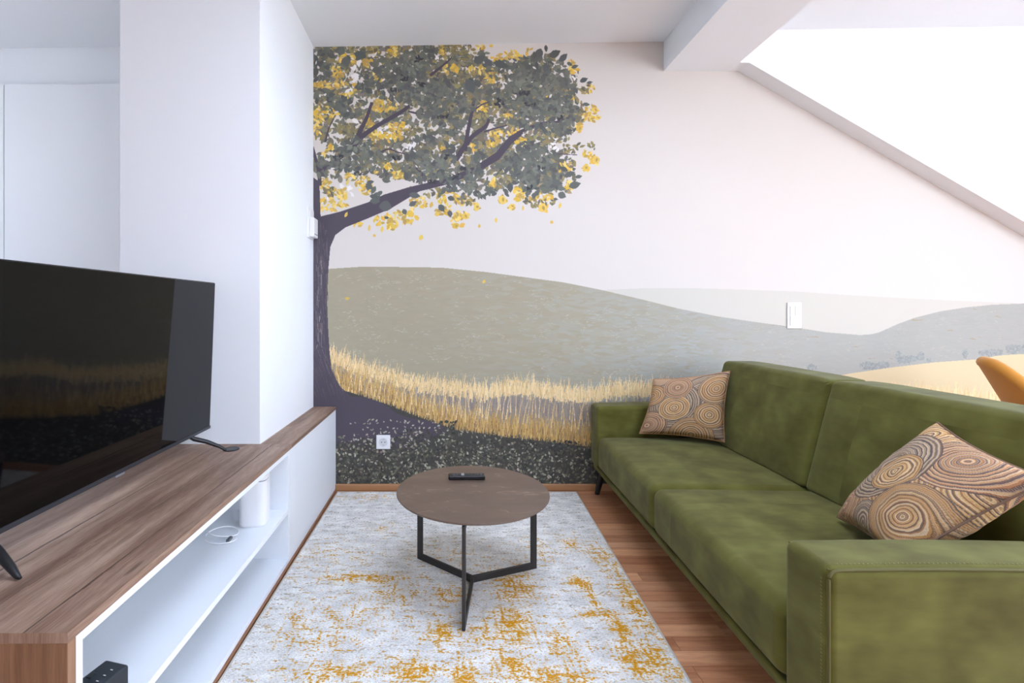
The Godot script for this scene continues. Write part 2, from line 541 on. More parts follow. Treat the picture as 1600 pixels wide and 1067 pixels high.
		stroke(im, smooth(s[0]), s[1] * DOT, s[2] * DOT, bark)
	# bark streaks: paler dry strokes along the trunk
	for i in 320:
		var y := rng.randf_range(345, 612)
		var x := rng.randf_range(489, 512 + maxf(0, (y - 560) * 0.5))
		var dx := 0.0 if y < 545 else 6.0
		stroke(im, PackedVector2Array([pp(x, y), pp(x + dx * 0.4, y + 7), pp(x + dx, y + rng.randf_range(10, 24))]), rng.randf_range(0.3, 1.0) * DOT, 0.3, vary(rgb(101, 93, 100), 0.025))
	for i in 60:
		var y := rng.randf_range(400, 600)
		var x := 499 + rng.randf_range(-5, 5) + maxf(0, (y - 545) * 0.55)
		stroke(im, PackedVector2Array([pp(x, y), pp(x + (2 if y > 545 else 0), y + 6), pp(x + (6 if y > 545 else 0), y + rng.randf_range(9, 18))]), rng.randf_range(0.3, 0.8) * DOT, 0.3, vary(rgb(140, 128, 130), 0.03))
	dabs(im, [[545, 700, 60, 10], [610, 694, 50, 10], [660, 684, 40, 14]], [rgb(76, 74, 70), rgb(70, 67, 66), rgb(82, 80, 72), rgb(78, 72, 76)], 1.6, 8, 4, 0.6, 1.6, 0.02)
	# green leaf masses
	var green := [[500, 84, 14, 10], [520, 80, 16, 8], [563, 86, 11, 8], [541, 97, 6, 8], [504, 108, 17, 13], [500, 124, 10, 6], [506, 150, 17, 11], [530, 160, 14, 10], [545, 168, 20, 14], [580, 136, 24, 11], [598, 128, 14, 10], [612, 108, 22, 20], [640, 115, 28, 34], [655, 140, 32, 26], [662, 84, 20, 14], [625, 150, 30, 10], [690, 140, 24, 20], [688, 156, 30, 16], [675, 180, 26, 10], [704, 196, 18, 14], [590, 108, 8, 7],
		[749, 93, 9, 7], [763, 99, 8, 6], [783, 102, 12, 8], [830, 100, 34, 11], [802, 112, 24, 12], [852, 116, 36, 16], [822, 130, 30, 24], [864, 150, 36, 30], [800, 150, 24, 20], [836, 166, 36, 22], [880, 132, 16, 10], [736, 136, 14, 13], [772, 150, 12, 14], [726, 160, 18, 18], [716, 185, 14, 14], [880, 176, 22, 22], [900, 168, 10, 8], [820, 190, 26, 12], [868, 200, 22, 12], [890, 205, 10, 6],
		[530, 236, 17, 13], [562, 228, 22, 12], [546, 258, 26, 13], [500, 262, 12, 16], [515, 252, 14, 12], [572, 246, 14, 12], [600, 244, 14, 7], [660, 246, 26, 15], [690, 266, 24, 17], [652, 276, 16, 12], [704, 240, 14, 14], [665, 222, 14, 10], [580, 292, 7, 8], [589, 306, 7, 6], [636, 266, 10, 10], [598, 322, 8, 6], [604, 275, 7, 10],
		[722, 290, 24, 17], [738, 266, 16, 14], [746, 240, 14, 12], [755, 300, 16, 9], [830, 250, 42, 24], [852, 274, 36, 18], [800, 262, 22, 14], [825, 232, 22, 12], [790, 296, 6, 8], [836, 296, 20, 9], [866, 290, 14, 10], [820, 275, 24, 14], [700, 292, 14, 8]]
	scatter(im, green, [rgb(101, 103, 98), rgb(108, 110, 103), rgb(94, 96, 94), rgb(114, 116, 106)], 1.25, 6.6, 0.02)
	var pale_green := [[640, 100, 20, 20], [652, 146, 22, 16], [820, 130, 22, 18], [864, 152, 26, 20], [560, 232, 16, 10], [540, 258, 16, 8], [670, 255, 20, 12], [840, 258, 26, 14], [728, 290, 16, 12], [830, 172, 20, 10], [880, 178, 12, 14], [820, 280, 16, 8]]
	scatter(im, pale_green, [rgb(120, 123, 112), rgb(127, 130, 118)], 0.4, 5.4, 0.015)
	var deep := [[632, 122, 7, 7], [618, 140, 10, 3], [660, 130, 8, 5], [815, 145, 13, 4], [830, 162, 10, 3], [780, 160, 8, 6], [690, 182, 12, 3], [620, 247, 9, 4], [560, 270, 6, 3], [845, 262, 8, 3], [725, 262, 6, 5], [700, 245, 7, 4], [826, 292, 5, 4], [652, 92, 8, 5], [528, 245, 8, 4], [875, 183, 6, 4], [712, 275, 6, 5], [676, 284, 12, 3]]
	scatter(im, deep, [rgb(66, 66, 70), rgb(74, 74, 76)], 0.9, 3.6, 0.015)
	# single leaves along the outline
	for s in [[749, 93, 10, 6.5, -0.5], [763, 98, 8, 5.5, 0.6], [783, 101, 13, 6, 0.3], [842, 84, 9, 6.5, 1.9], [853, 76, 6, 2.8, 1.5], [867, 84, 10, 6, -0.5], [880, 90, 9, 5, -0.8], [835, 86, 6, 3, 1.5], [912, 125, 7, 4, -0.4], [921, 129, 5, 2.4, -0.2], [898, 119, 3, 1.5, 1.2], [903, 113, 3, 1.2, 1.5], [916, 163, 6, 3, 0.1], [883, 209, 5, 2, 1.7], [891, 208, 4, 1.6, 1.2], [890, 272, 9, 4.5, -0.4], [904, 276, 6, 3, -0.2], [898, 289, 10, 6, -0.3], [878, 305, 7, 6, 0.4], [870, 285, 8, 5, 0.3], [797, 293, 8, 5, 1.5], [834, 306, 5, 4, 1.5], [897, 264, 3, 2, 0], [772, 303, 5, 3, -0.5], [541, 97, 8, 6, 1.4], [563, 86, 10, 7, 0.2], [590, 110, 9, 6, 0.1], [573, 120, 6, 4, 1.3], [577, 291, 7, 5, 0.6], [585, 307, 8, 4, 0.1], [645, 318, 7, 4, -0.5], [632, 331, 5, 4, 1.2], [648, 305, 9, 5, 0.2], [690, 325, 7, 5, 0.9], [703, 334, 6, 4, 1.4], [604, 340, 4, 2.4, 0.1], [603, 322, 10, 9, 0.3], [586, 314, 8, 5, 0.1], [735, 135, 12, 9, 1.2], [705, 310, 6, 4, 0.3], [890, 100, 5, 3, 0.5], [898, 104, 6, 3, -0.3], [868, 311, 4, 2, 0.2], [900, 142, 5, 3, 1.2]]:
		leaf(im, pp(s[0], s[1]), s[2] * DOT, s[3] * DOT, s[4], vary(rgb(96, 99, 97), 0.02))
	for s in [[930, 172, 7, 4, 0.2], [934, 184, 6, 3.5, -0.3], [905, 201, 6, 5, 1.2], [931, 250, 7, 6, 1.0], [915, 262, 5, 7, 0.4], [848, 325, 8, 7, 0.6], [785, 312, 8, 6, 0.7], [745, 323, 5, 7, 0.2], [800, 322, 6, 4, -0.2], [658, 371, 3.6, 4.6, 0.4], [585, 368, 2.6, 2.4, 0.2], [749, 353, 2.2, 3.2, 0.1], [775, 344, 2.4, 4, 0], [862, 347, 3, 2.6, 0.3], [756, 440, 2.4, 3.6, 0.6], [543, 466, 4, 2.2, 0.1], [541, 335, 5, 2.2, -1.1], [616, 354, 4, 6, 1.4], [712, 353, 5, 6, 1.2], [722, 352, 4, 5, 1.0], [727, 338, 7, 5, 0.4], [683, 334, 4, 4, 0], [664, 317, 2, 6, 0.1], [674, 320, 3, 5, 0.3], [875, 321, 2.4, 5, 0.3], [817, 325, 1.8, 4, 0], [577, 356, 2, 5, 0.1], [597, 358, 2.4, 5, 0.1]]:
		leaf(im, pp(s[0], s[1]), s[2] * DOT, s[3] * DOT, s[4], vary(rgb(219, 184, 88), 0.05))
		if s[2] > 4:
			leaf(im, pp(s[0] + 1, s[1]), s[2] * DOT * 0.5, s[3] * DOT * 0.3, s[4] + 0.8, rgb(180, 152, 82))
	# little see-through gaps of sky
	for s in [[507, 96], [494, 98], [620, 99], [617, 115], [599, 125], [835, 106], [790, 130], [772, 146], [878, 164], [824, 186], [806, 177], [630, 233], [648, 236], [520, 263], [651, 260], [753, 302], [850, 315], [745, 190], [868, 218], [692, 92], [500, 150], [508, 148], [650, 124], [860, 150]]:
		leaf(im, pp(s[0], s[1]), rng.randf_range(2, 4) * DOT, rng.randf_range(1, 1.8) * DOT, rng.randf() * PI, vary(rgb(225, 220, 214), 0.02))
	# petals over the ground, few on the mound
	var petals := [rgb(176, 172, 152), rgb(150, 148, 126), rgb(182, 178, 162), rgb(124, 126, 100), rgb(160, 152, 132), rgb(108, 110, 96), rgb(134, 126, 110), rgb(116, 114, 100)]
	for i in 5300:
		var a := rng.randf_range(488, 1913)
		var b := rng.randf_range(650, 764)
		var top := maxf(edge_at(foot, a) + 6, 660.0)
		if a < 580:
			top = 690.0 - (a - 500) * 0.1
		elif a < 700:
			top = lerpf(676, 682, (a - 580) / 120.0)
		if b < top - 6 or (b < top + 12 and rng.randf() < 0.6):
			continue
		var ln := rng.randf_range(1.1, 3.2) * DOT
		leaf(im, pp(a, b), ln, ln * rng.randf_range(0.3, 0.7), rng.randf() * TAU, vary(petals[rng.randi() % petals.size()], 0.05))
	for i in 90:
		var a := rng.randf_range(545, 700)
		leaf(im, pp(a, rng.randf_range(655, 690)), rng.randf_range(1.2, 2.8) * DOT, rng.randf_range(0.8, 1.5) * DOT, rng.randf() * TAU, vary(rgb(170, 166, 148), 0.08))
	return tex(im)

# ------------------------------------------------------------------ other surfaces
# distressed woven rug: pale grey yarn with mustard showing in broken threads; covers x -0.66..0.78 and z -0.60..-2.72
func rug_maps() -> Array:
	var w := 1024
	var h := 1504
	var wool := noise_map(w, h, 0.35, 11, 2, 3.0, 1.0)
	var knots := noise_map(w, h, 0.5, 12, 1, 1.0, 1.6)
	var cloud := noise_map(w, h, 0.02, 13, 4, 1.6, 1.0)
	var across := noise_map(w, h, 0.06, 14, 4, 4.0, 1.0)
	var along := noise_map(w, h, 0.06, 15, 4, 1.0, 4.0)
	var speck := noise_map(w, h, 0.16, 16, 3, 1.6, 1.0)
	# where the mustard shows: [x, distance, half width, half length]
	var spots := [[-0.34, 1.82, 0.19, 0.03, 1.0], [0.0, 1.71, 0.07, 0.054, 0.8], [-0.02, 1.51, 0.07, 0.09, 0.8], [0.25, 1.77, 0.09, 0.12, 0.9], [0.21, 1.54, 0.08, 0.12, 1.0], [0.19, 1.36, 0.08, 0.07, 0.9], [0.55, 2.09, 0.045, 0.08, 0.8], [0.5, 1.79, 0.045, 0.05, 1.15], [0.52, 1.69, 0.018, 0.1, 1.15], [0.51, 1.6, 0.07, 0.022, 1.1], [0.56, 1.52, 0.032, 0.08, 1.2], [0.55, 1.39, 0.05, 0.08, 1.0], [0.36, 1.45, 0.06, 0.11, 0.75], [-0.11, 1.34, 0.09, 0.043, 1.1], [-0.33, 1.34, 0.15, 0.05, 0.8], [-0.4, 1.48, 0.12, 0.06, 0.6], [0.65, 1.98, 0.05, 0.1, 0.8], [0.66, 1.67, 0.05, 0.22, 0.95], [0.61, 1.39, 0.06, 0.1, 1.0], [0.68, 1.93, 0.04, 0.15, 0.7], [-0.3, 1.6, 0.17, 0.1, 0.5], [0.04, 1.32, 0.05, 0.07, 1.0], [-0.2, 1.71, 0.12, 0.08, 0.6], [-0.48, 1.98, 0.16, 0.1, 0.4], [-0.5, 1.54, 0.06, 0.12, 0.5], [-0.3, 2.24, 0.06, 0.05, 0.5], [0.31, 1.32, 0.11, 0.05, 0.9], [0.12, 1.48, 0.08, 0.09, 0.7], [0.39, 2.03, 0.08, 0.11, 0.5], [0.01, 1.98, 0.16, 0.1, 0.35], [0.1, 1.05, 0.5, 0.25, 0.6], [-0.2, 0.8, 0.4, 0.15, 0.7], [0.5, 0.9, 0.15, 0.3, 0.8], [-0.45, 2.62, 0.18, 0.05, 0.5]]
	var gw := 128
	var gh := 188
	var want := PackedFloat32Array()
	want.resize(gw * gh)
	for gy in gh:
		for gx in gw:
			var x := -0.66 + 1.44 * gx / gw
			var z := 0.6 + 2.12 * gy / gh
			var s := 0.0
			for b in spots:
				var dx: float = (x - b[0]) / b[2]
				var dz: float = (z - b[1]) / b[3]
				var q := dx * dx + dz * dz
				if q < 4.0:
					s = maxf(s, b[4] * exp(-q * 0.75))
			want[gy * gw + gx] = s
	var d := PackedByteArray()
	d.resize(w * h * 3)
	var bump := PackedByteArray()
	bump.resize(w * h)
	var i := 0
	for y in h:
		for x in w:
			var k := y * w + x
			var yarn := (wool[k] - 128) * 0.22 + (knots[k] - 128) * 0.2
			var tone := 229.0 + (cloud[k] - 128) * 0.16 + yarn
			var r := tone
			var g := tone - 1.5
			var b := tone - 6.0
			var m := want[mini(y * gh / h, gh - 1) * gw + mini(x * gw / w, gw - 1)]
			var n := maxf(across[k], along[k]) / 255.0 * 0.55 + speck[k] / 255.0 * 0.45
			var on := m * 0.30 + n - 0.765 + (knots[k] - 128) * 0.0011 + (wool[k] - 128) * 0.0006
			if m > 0.02 and on > 0.0:
				var q := clampf(on * 14.0, 0.35, 1.0)
				var gold := 1.0 + (knots[k] - 128) * 0.0018
				r = lerpf(r, 204 * gold, q)
				g = lerpf(g, 143 * gold, q)
				b = lerpf(b, 34 * gold, q)
				bump[k] = 40
			else:
				# worn brown-grey threads
				var thread := (across[k] / 255.0) * 0.5 + (speck[k] / 255.0) * 0.5
				if thread > 0.6:
					var q := clampf((thread - 0.6) * 6.0, 0, 0.7)
					r = lerpf(r, 148, q)
					g = lerpf(g, 136, q)
					b = lerpf(b, 118, q)
				bump[k] = clampi(int(130 + yarn * 2.2), 0, 255)
			d[i] = clampi(int(r), 0, 255)
			d[i + 1] = clampi(int(g), 0, 255)
			d[i + 2] = clampi(int(b), 0, 255)
			i += 3
	return [from_bytes(w, h, d), relief(w, h, bump, 2.5)]

# woven rings like sawn logs: [u, v, radius, tone set]
func ring_print(sd: int, rings: Array) -> ImageTexture:
	var w := 640
	var fine := noise_map(w, w, 0.3, sd, 2)
	var soft_n := noise_map(w, w, 0.02, sd + 1, 3)
	var sets := [
		[rgb(196, 150, 100), rgb(132, 104, 84), rgb(206, 176, 136), rgb(160, 116, 82), rgb(190, 142, 88)],
		[rgb(118, 104, 96), rgb(176, 152, 124), rgb(104, 92, 88), rgb(150, 122, 100), rgb(190, 166, 136)],
		[rgb(208, 166, 110), rgb(176, 128, 84), rgb(214, 186, 144), rgb(120, 96, 84), rgb(196, 150, 96)],
		[rgb(180, 128, 92), rgb(208, 172, 132), rgb(140, 108, 92), rgb(198, 148, 104), rgb(112, 94, 88)]]
	var d := PackedByteArray()
	d.resize(w * w * 3)
	var i := 0
	for y in w:
		for x in w:
			var k := y * w + x
			var u := float(x) / w
			var v := float(y) / w
			var c := rgb(184, 152, 122)
			for r in rings:
				var dx: float = u - r[0]
				var dy: float = v - r[1]
				var wob: float = (soft_n[k] - 128) * 0.00003
				var dist := sqrt(dx * dx + dy * dy) + wob
				if dist < r[2]:
					var s: Array = sets[r[3]]
					var f: float = dist / 0.0095
					var ring := int(f)
					c = s[(ring / 2 + ring % 2 * 2) % s.size()]
					var fr := f - ring
					var an := atan2(dy, dx) * maxf(6.0, ring * 5.0)
					if fr > 0.72 or (sin(an + ring * 1.7) > 0.75 and ring % 2 == 0):
						c = c.lerp(rgb(222, 202, 172) if (ring % 3) else rgb(92, 80, 76), 0.55)
					if dist > r[2] - 0.008:
						c = rgb(110, 94, 86)
					break
			var g := 1.0 + (fine[k] - 128) * 0.0011
			d[i] = clampi(int(c.r8 * g), 0, 255)
			d[i + 1] = clampi(int(c.g8 * g), 0, 255)
			d[i + 2] = clampi(int(c.b8 * g), 0, 255)
			i += 3
	return from_bytes(w, w, d)

# brushed nubuck: nap lying in soft patches
func nubuck() -> Array:
	var w := 1024
	var patch := noise_map(w, w, 0.0035, 41, 3)
	var rub := noise_map(w, w, 0.02, 42, 4, 2.5, 1.0)
	var nap := noise_map(w, w, 0.4, 43, 2)
	var a := rgb(77, 73, 27)
	var b := rgb(112, 111, 54)
	var d := PackedByteArray()
	d.resize(w * w * 3)
	var i := 0
	for k in w * w:
		var q := clampf(0.5 + (patch[k] - 128) / 255.0 * 0.95 + (rub[k] - 128) / 255.0 * 0.3 + (nap[k] - 128) / 255.0 * 0.22, 0, 1)
		var c := a.lerp(b, q)
		d[i] = c.r8
		d[i + 1] = c.g8
		d[i + 2] = c.b8
		i += 3
	return [from_bytes(w, w, d), relief(w, w, nap, 0.6)]

# brown ceramic with pale veins
func stone_top() -> ImageTexture:
	var w := 512
	var cloud := noise_map(w, w, 0.012, 51, 5, 2.5, 1.0)
	var vein := noise_map(w, w, 0.01, 52, 4, 3.0, 1.0)
	var grain := noise_map(w, w, 0.3, 53, 2)
	var d := PackedByteArray()
	d.resize(w * w * 3)
	var i := 0
	for k in w * w:
		var q := clampf(1.0 - absf(vein[k] - 128.0) / 9.0, 0, 1) * clampf((cloud[k] - 100) / 60.0, 0, 1)
		var c := rgb(98, 80, 68).lerp(rgb(112, 93, 80), cloud[k] / 255.0)
		c = c.lerp(rgb(150, 132, 116), q * 0.7)
		var g := 1.0 + (grain[k] - 128) * 0.0007
		d[i] = clampi(int(c.r8 * g), 0, 255)
		d[i + 1] = clampi(int(c.g8 * g), 0, 255)
		d[i + 2] = clampi(int(c.b8 * g), 0, 255)
		i += 3
	return from_bytes(w, w, d)

# ------------------------------------------------------------------ materials
var M := {}

func make_materials() -> void:
	M.paint = mat(rgb(242, 246, 250), 0.75, 0, 0.3)
	M.lacquer = mat(rgb(236, 240, 244), 0.35)
	M.plastic = mat(rgb(236, 236, 238), 0.35)
	M.black = mat(rgb(22, 22, 25), 0.35)
	M.iron = mat(rgb(44, 42, 42), 0.5)
	M.screen = mat(rgb(5, 5, 6), 0.04, 0, 0.4)
	M.dark_plastic = mat(rgb(38, 44, 50), 0.45)
	M.chrome = mat(rgb(200, 202, 205), 0.2, 1.0)
	M.leg_wood = mat(rgb(28, 27, 28), 0.4)
	var s := nubuck()
	M.sofa = mat(Color.WHITE, 0.85, 0, 0.25)
	M.sofa.albedo_texture = s[0]
	M.sofa.normal_enabled = true
	M.sofa.normal_texture = s[1]
	M.sofa.normal_scale = 0.4
	M.sofa.uv1_triplanar = true
	M.sofa.uv1_scale = Vector3.ONE * 1.4
	M.sofa.rim_enabled = true
	M.sofa.rim = 0.25
	M.sofa.rim_tint = 0.8
	M.piping = mat(rgb(88, 84, 40), 0.8)
	M.stitch = mat(rgb(120, 118, 66), 0.8)
	var wt := wood(512, 1536, 5, rgb(116, 88, 71), rgb(176, 148, 128), [[0.545, 0.0045], [0.23, 0.0045], [0.385, 0.0012], [0.86, 0.003]], rgb(66, 47, 38), 0.55, [[0.4, 0.3, 0.035, 0.09], [0.47, 0.42, 0.015, 0.035], [0.36, 0.55, 0.03, 0.1], [0.43, 0.74, 0.03, 0.07], [0.5, 0.14, 0.02, 0.05], [0.62, 0.5, 0.012, 0.02], [0.33, 0.9, 0.02, 0.05]])
	M.worktop = mat(Color.WHITE, 0.48)
	M.worktop.albedo_texture = wt[0]
	M.worktop.normal_enabled = true
	M.worktop.normal_texture = wt[1]
	M.worktop.normal_scale = 0.25
	M.worktop.uv1_scale = Vector3(1.4, 0.55, 1)
	var we := wood(384, 512, 9, rgb(118, 84, 60), rgb(158, 122, 94), [], Color.BLACK, 0.5)
	M.panel_wood = mat(Color.WHITE, 0.5)
	M.panel_wood.albedo_texture = we[0]
	M.panel_wood.uv1_scale = Vector3(2.2, 1.2, 1)
	var wf := wood(256, 768, 21, rgb(168, 113, 80), rgb(213, 161, 122), [], Color.BLACK, 0.5)
	M.planks = []
	for k in 5:
		var g: float = [1.0, 0.9, 1.06, 0.95, 1.02][k]
		var m := mat(Color(g, g * [1.0, 0.98, 1.0, 0.96, 1.02][k], g * [1.0, 0.96, 0.99, 0.93, 1.03][k]), 0.4)
		m.albedo_texture = wf[0]
		m.normal_enabled = true
		m.normal_texture = wf[1]
		m.normal_scale = 0.15
		m.uv1_scale = Vector3(4.0, 1.0, 1)
		M.planks.append(m)
	M.skirting = mat(Color(1.02, 1.0, 0.98), 0.45)
	M.skirting.albedo_texture = wf[0]
	M.skirting.uv1_scale = Vector3(4.0, 0.8, 1)
	var rm := rug_maps()
	M.rug = mat(Color.WHITE, 0.95, 0, 0.15)
	M.rug.albedo_texture = rm[0]
	M.rug.normal_enabled = true
	M.rug.normal_texture = rm[1]
	M.rug.normal_scale = 0.8
	M.rug_edge = mat(rgb(190, 184, 172), 0.95)
	M.stone = mat(Color.WHITE, 0.42)
	M.stone.albedo_texture = stone_top()
	M.stone.uv1_scale = Vector3(1.6, 1.6, 1)
	M.stone.uv1_offset = Vector3(0.5, 0.5, 0)
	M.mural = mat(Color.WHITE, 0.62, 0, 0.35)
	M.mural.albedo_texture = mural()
	M.mural.texture_repeat = false
	M.velvet = mat(rgb(196, 132, 52), 0.8, 0, 0.3)
	M.velvet.rim_enabled = true
	M.velvet.rim = 0.8
	M.velvet.rim_tint = 0.3
	M.alu = mat(rgb(225, 227, 230), 0.4)

# ------------------------------------------------------------------ building it
func _ready() -> void:
	make_view()
	make_materials()
	make_shell()
	make_floor()
	make_cabinets()
	make_rug()
	make_sofa()
	make_pillows()
	make_coffee_table()
	make_television()
	make_dining_chair()
	make_wall_fittings()
	make_small_things()

func make_view() -> void:
	var cam := Camera3D.new()
	cam.name = "camera"
	cam.projection = Camera3D.PROJECTION_FRUSTUM
	cam.near = 0.05
	cam.far = 100.0
	cam.size = cam.near * 1067.0 / 735.0
	cam.frustum_offset = Vector2(102.0 / 735.0, -44.5 / 735.0) * cam.near
	cam.position = Vector3(0, EYE, 0)
	add_child(cam)
	cam.current = true
	var sky_mat := ProceduralSkyMaterial.new()
	sky_mat.sky_top_color = rgb(198, 213, 239)
	sky_mat.sky_horizon_color = rgb(231, 238, 249)
	sky_mat.ground_bottom_color = rgb(206, 212, 220)
	sky_mat.ground_horizon_color = rgb(214, 220, 228)
	sky_mat.sky_energy_multiplier = 1.0
	var sky := Sky.new()
	sky.sky_material = sky_mat
	var env := Environment.new()
	env.background_mode = Environment.BG_SKY
	env.sky = sky
	env.background_energy_multiplier = 11.0
	env.tonemap_mode = Environment.TONE_MAPPER_LINEAR
	env.tonemap_exposure = 1.17
	env.sdfgi_enabled = true
	env.ssao_enabled = true
	env.ssil_enabled = true
	var we := WorldEnvironment.new()
	we.name = "surroundings"
	we.environment = env
	add_child(we)

const RIGHT := 4.6     # outer wall with the dormer window
const LEFT := -3.3
const BACK := 2.4      # wall behind the lens

func ceil_at(x: float) -> float:
	return 2.603 + 0.0153 * x

func make_shell() -> void:
	# mural wall
	var wall := struct("wall_back", box(Vector3(LEFT - 0.2, -0.15, WALL_Z - 0.2), Vector3(RIGHT + 0.2, 2.95, WALL_Z - 0.002)), M.paint, "white rear wall papered with a tree and hill mural")
	var x0 := (SHEET.x - 698) * UNIT
	var x1 := x0 + SHEET_SIZE.x * UNIT
	var y1 := EYE - (SHEET.y - 489) * UNIT
	var y0 := y1 - SHEET_SIZE.y * UNIT
	var b := MB.new()
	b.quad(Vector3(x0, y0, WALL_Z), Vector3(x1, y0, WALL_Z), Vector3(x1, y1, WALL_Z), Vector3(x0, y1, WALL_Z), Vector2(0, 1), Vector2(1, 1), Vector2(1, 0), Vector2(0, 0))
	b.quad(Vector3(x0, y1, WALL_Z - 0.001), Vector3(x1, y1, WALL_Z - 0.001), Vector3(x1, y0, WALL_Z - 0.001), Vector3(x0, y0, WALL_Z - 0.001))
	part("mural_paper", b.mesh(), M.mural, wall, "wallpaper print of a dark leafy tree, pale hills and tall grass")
	# column at the left
	struct("wall_column", soft(Vector3(-1.367, 0, -1.966), Vector3(-0.779, 2.62, WALL_Z), 0.003), M.paint, "white full-height wall column beside the television")
	# ceilings
	var c := MB.new()
	# two unseen roof windows added over the near half for top light: [left, right, far, near]
	var added_skylights := [[-0.1, 1.15, -1.75, -0.35], [1.95, 4.0, -0.3, 1.5]]
	var xs := [-1.07, -0.1, 1.15, 1.95, 4.0, RIGHT + 0.2]
	for i in 5:
		var cut := [[WALL_Z, BACK]]
		for r in added_skylights:
			if xs[i] >= r[0] - 0.01 and xs[i + 1] <= r[1] + 0.01:
				cut = [[WALL_Z, r[2]], [r[3], BACK]]
		for q in cut:
			c.prism([Vector2(xs[i], ceil_at(xs[i])), Vector2(xs[i + 1], ceil_at(xs[i + 1])), Vector2(xs[i + 1], 2.95), Vector2(xs[i], 2.95)], q[0], q[1])
	struct("ceiling", c.mesh(), M.paint, "flat white ceiling")
	for k in 2:
		var r: Array = added_skylights[k]
		var roof := struct("window_%d" % (3 + k), soft(Vector3(r[0], 2.86, r[2]), Vector3(r[0] + 0.05, 2.92, r[3])), M.alu, "added unseen roof window in the ceiling above " + ["the rug", "the sofa"][k])
		part("frame_bar", soft(Vector3(r[1] - 0.05, 2.86, r[2]), Vector3(r[1], 2.92, r[3])), M.alu, roof)
		for i in 4:
			var z := lerpf(r[2] + 0.025, r[3] - 0.025, i / 3.0)
			part("frame_bar", soft(Vector3(r[0] + 0.05, 2.86, z - 0.025), Vector3(r[1] - 0.05, 2.92, z + 0.025)), M.alu, roof)
	c = MB.new()
	c.prism([Vector2(LEFT, 2.57), Vector2(-1.07, 2.613), Vector2(-1.07, 2.95), Vector2(LEFT, 2.95)], WALL_Z, BACK)
	struct("ceiling_hall", c.mesh(), M.paint, "white ceiling above the hall on the left")
	# dropped beam running towards the lens
	struct("trim_1", box(Vector3(1.268, 2.4495, WALL_Z), Vector3(1.653, 2.7, BACK)), M.paint, "white boxed ceiling beam running out from the mural wall")
	# the roof slope kept as a low soffit along the wall, with the upright cheek of the dormer above it
	var s := MB.new()
	var low := 0.8
	var xl := 1.706 + (2.4466 - low) / 0.5785
	s.prism([Vector2(1.653, 2.4495), Vector2(1.706, 2.4466), Vector2(xl, low), Vector2(RIGHT, low), Vector2(RIGHT, 2.7), Vector2(1.653, 2.7)], WALL_Z, -2.652)
	struct("wall_cheek", s.mesh(), M.paint, "white dormer cheek with a sloping lower edge")
	# outer wall with the dormer window, garden doors in the wall behind the lens, wall at the left
	var zs := -0.9
	var ze := 1.9
	struct("wall_right", box(Vector3(RIGHT, -0.15, WALL_Z), Vector3(RIGHT + 0.2, 0.45, BACK)), M.paint, "white parapet wall under the dormer window")
	struct("wall_right_post", box(Vector3(RIGHT, 0.45, ze), Vector3(RIGHT + 0.2, 2.95, BACK)), M.paint, "white pier beside the dormer window")
	struct("wall_right_pier", box(Vector3(RIGHT, 0.45, WALL_Z), Vector3(RIGHT + 0.2, 2.95, zs)), M.paint, "white pier between the mural wall and the dormer window")
	struct("wall_right_head", box(Vector3(RIGHT, 2.5, zs), Vector3(RIGHT + 0.2, 2.95, ze)), M.paint, "white lintel above the dormer window")
	window(1, Vector3(RIGHT + 0.08, 0.45, zs), Vector3(RIGHT + 0.08, 2.5, ze), 4, "wide white dormer window")
	var wl := 2.5
	var wr := 3.7
	struct("wall_front", box(Vector3(LEFT - 0.2, -0.15, BACK), Vector3(wl, 2.95, BACK + 0.2)), M.paint, "white wall behind the lens")
	struct("wall_front_pier", box(Vector3(wr, -0.15, BACK), Vector3(RIGHT + 0.2, 2.95, BACK + 0.2)), M.paint, "white pier beside the glazed doors behind the lens")
	struct("wall_front_head", box(Vector3(wl, 2.35, BACK), Vector3(wr, 2.95, BACK + 0.2)), M.paint, "white lintel above the glazed doors behind the lens")
	struct("wall_front_sill", box(Vector3(wl, -0.15, BACK), Vector3(wr, 0.05, BACK + 0.2)), M.paint, "low white threshold of the glazed doors behind the lens")
	window(2, Vector3(wl, 0.05, BACK + 0.08), Vector3(wr, 2.35, BACK + 0.08), 4, "wide white glazed doors behind the lens")
	struct("wall_left", box(Vector3(LEFT - 0.2, -0.15, WALL_Z), Vector3(LEFT, 1.0, BACK)), M.paint, "white parapet wall under the hall window")
	struct("wall_left_head", box(Vector3(LEFT - 0.2, 2.3, WALL_Z), Vector3(LEFT, 2.95, BACK)), M.paint, "white lintel above the hall window")
	struct("wall_left_pier", box(Vector3(LEFT - 0.2, 1.0, WALL_Z), Vector3(LEFT, 2.3, -2.2)), M.paint, "white pier between the hall cupboard and the hall window")
	struct("wall_left_post", box(Vector3(LEFT - 0.2, 1.0, -1.75), Vector3(LEFT, 2.3, BACK)), M.paint, "white pier at the near side of the hall window")
	window(5, Vector3(LEFT - 0.1, 1.0, -2.2), Vector3(LEFT - 0.1, 2.3, -1.75), 1, "white hall window")

# window frame in an opening between two corners, with upright mullions
func window(n: int, lo: Vector3, hi: Vector3, bays: int, label: String) -> void:
	var along := (hi - lo) * Vector3(1, 0, 1)
	var dir := along.normalized()
	var deep := Vector3(dir.z, 0, dir.x).abs() * 0.035
	var half := dir * 0.03
	var win := struct("window_%d" % n, soft(lo - deep, lo + along + deep + Vector3(0, 0.06, 0)), M.alu, label)
	part("head_rail", soft(lo - deep + Vector3(0, hi.y - lo.y - 0.06, 0), hi + deep), M.alu, win)
	for i in bays + 1:
		var p := lo + half + (along - half * 2) * (float(i) / bays)
		part("mullion", soft(p - half - deep + Vector3(0, 0.06, 0), p + half + deep + Vector3(0, hi.y - lo.y - 0.06, 0)), M.alu, win)

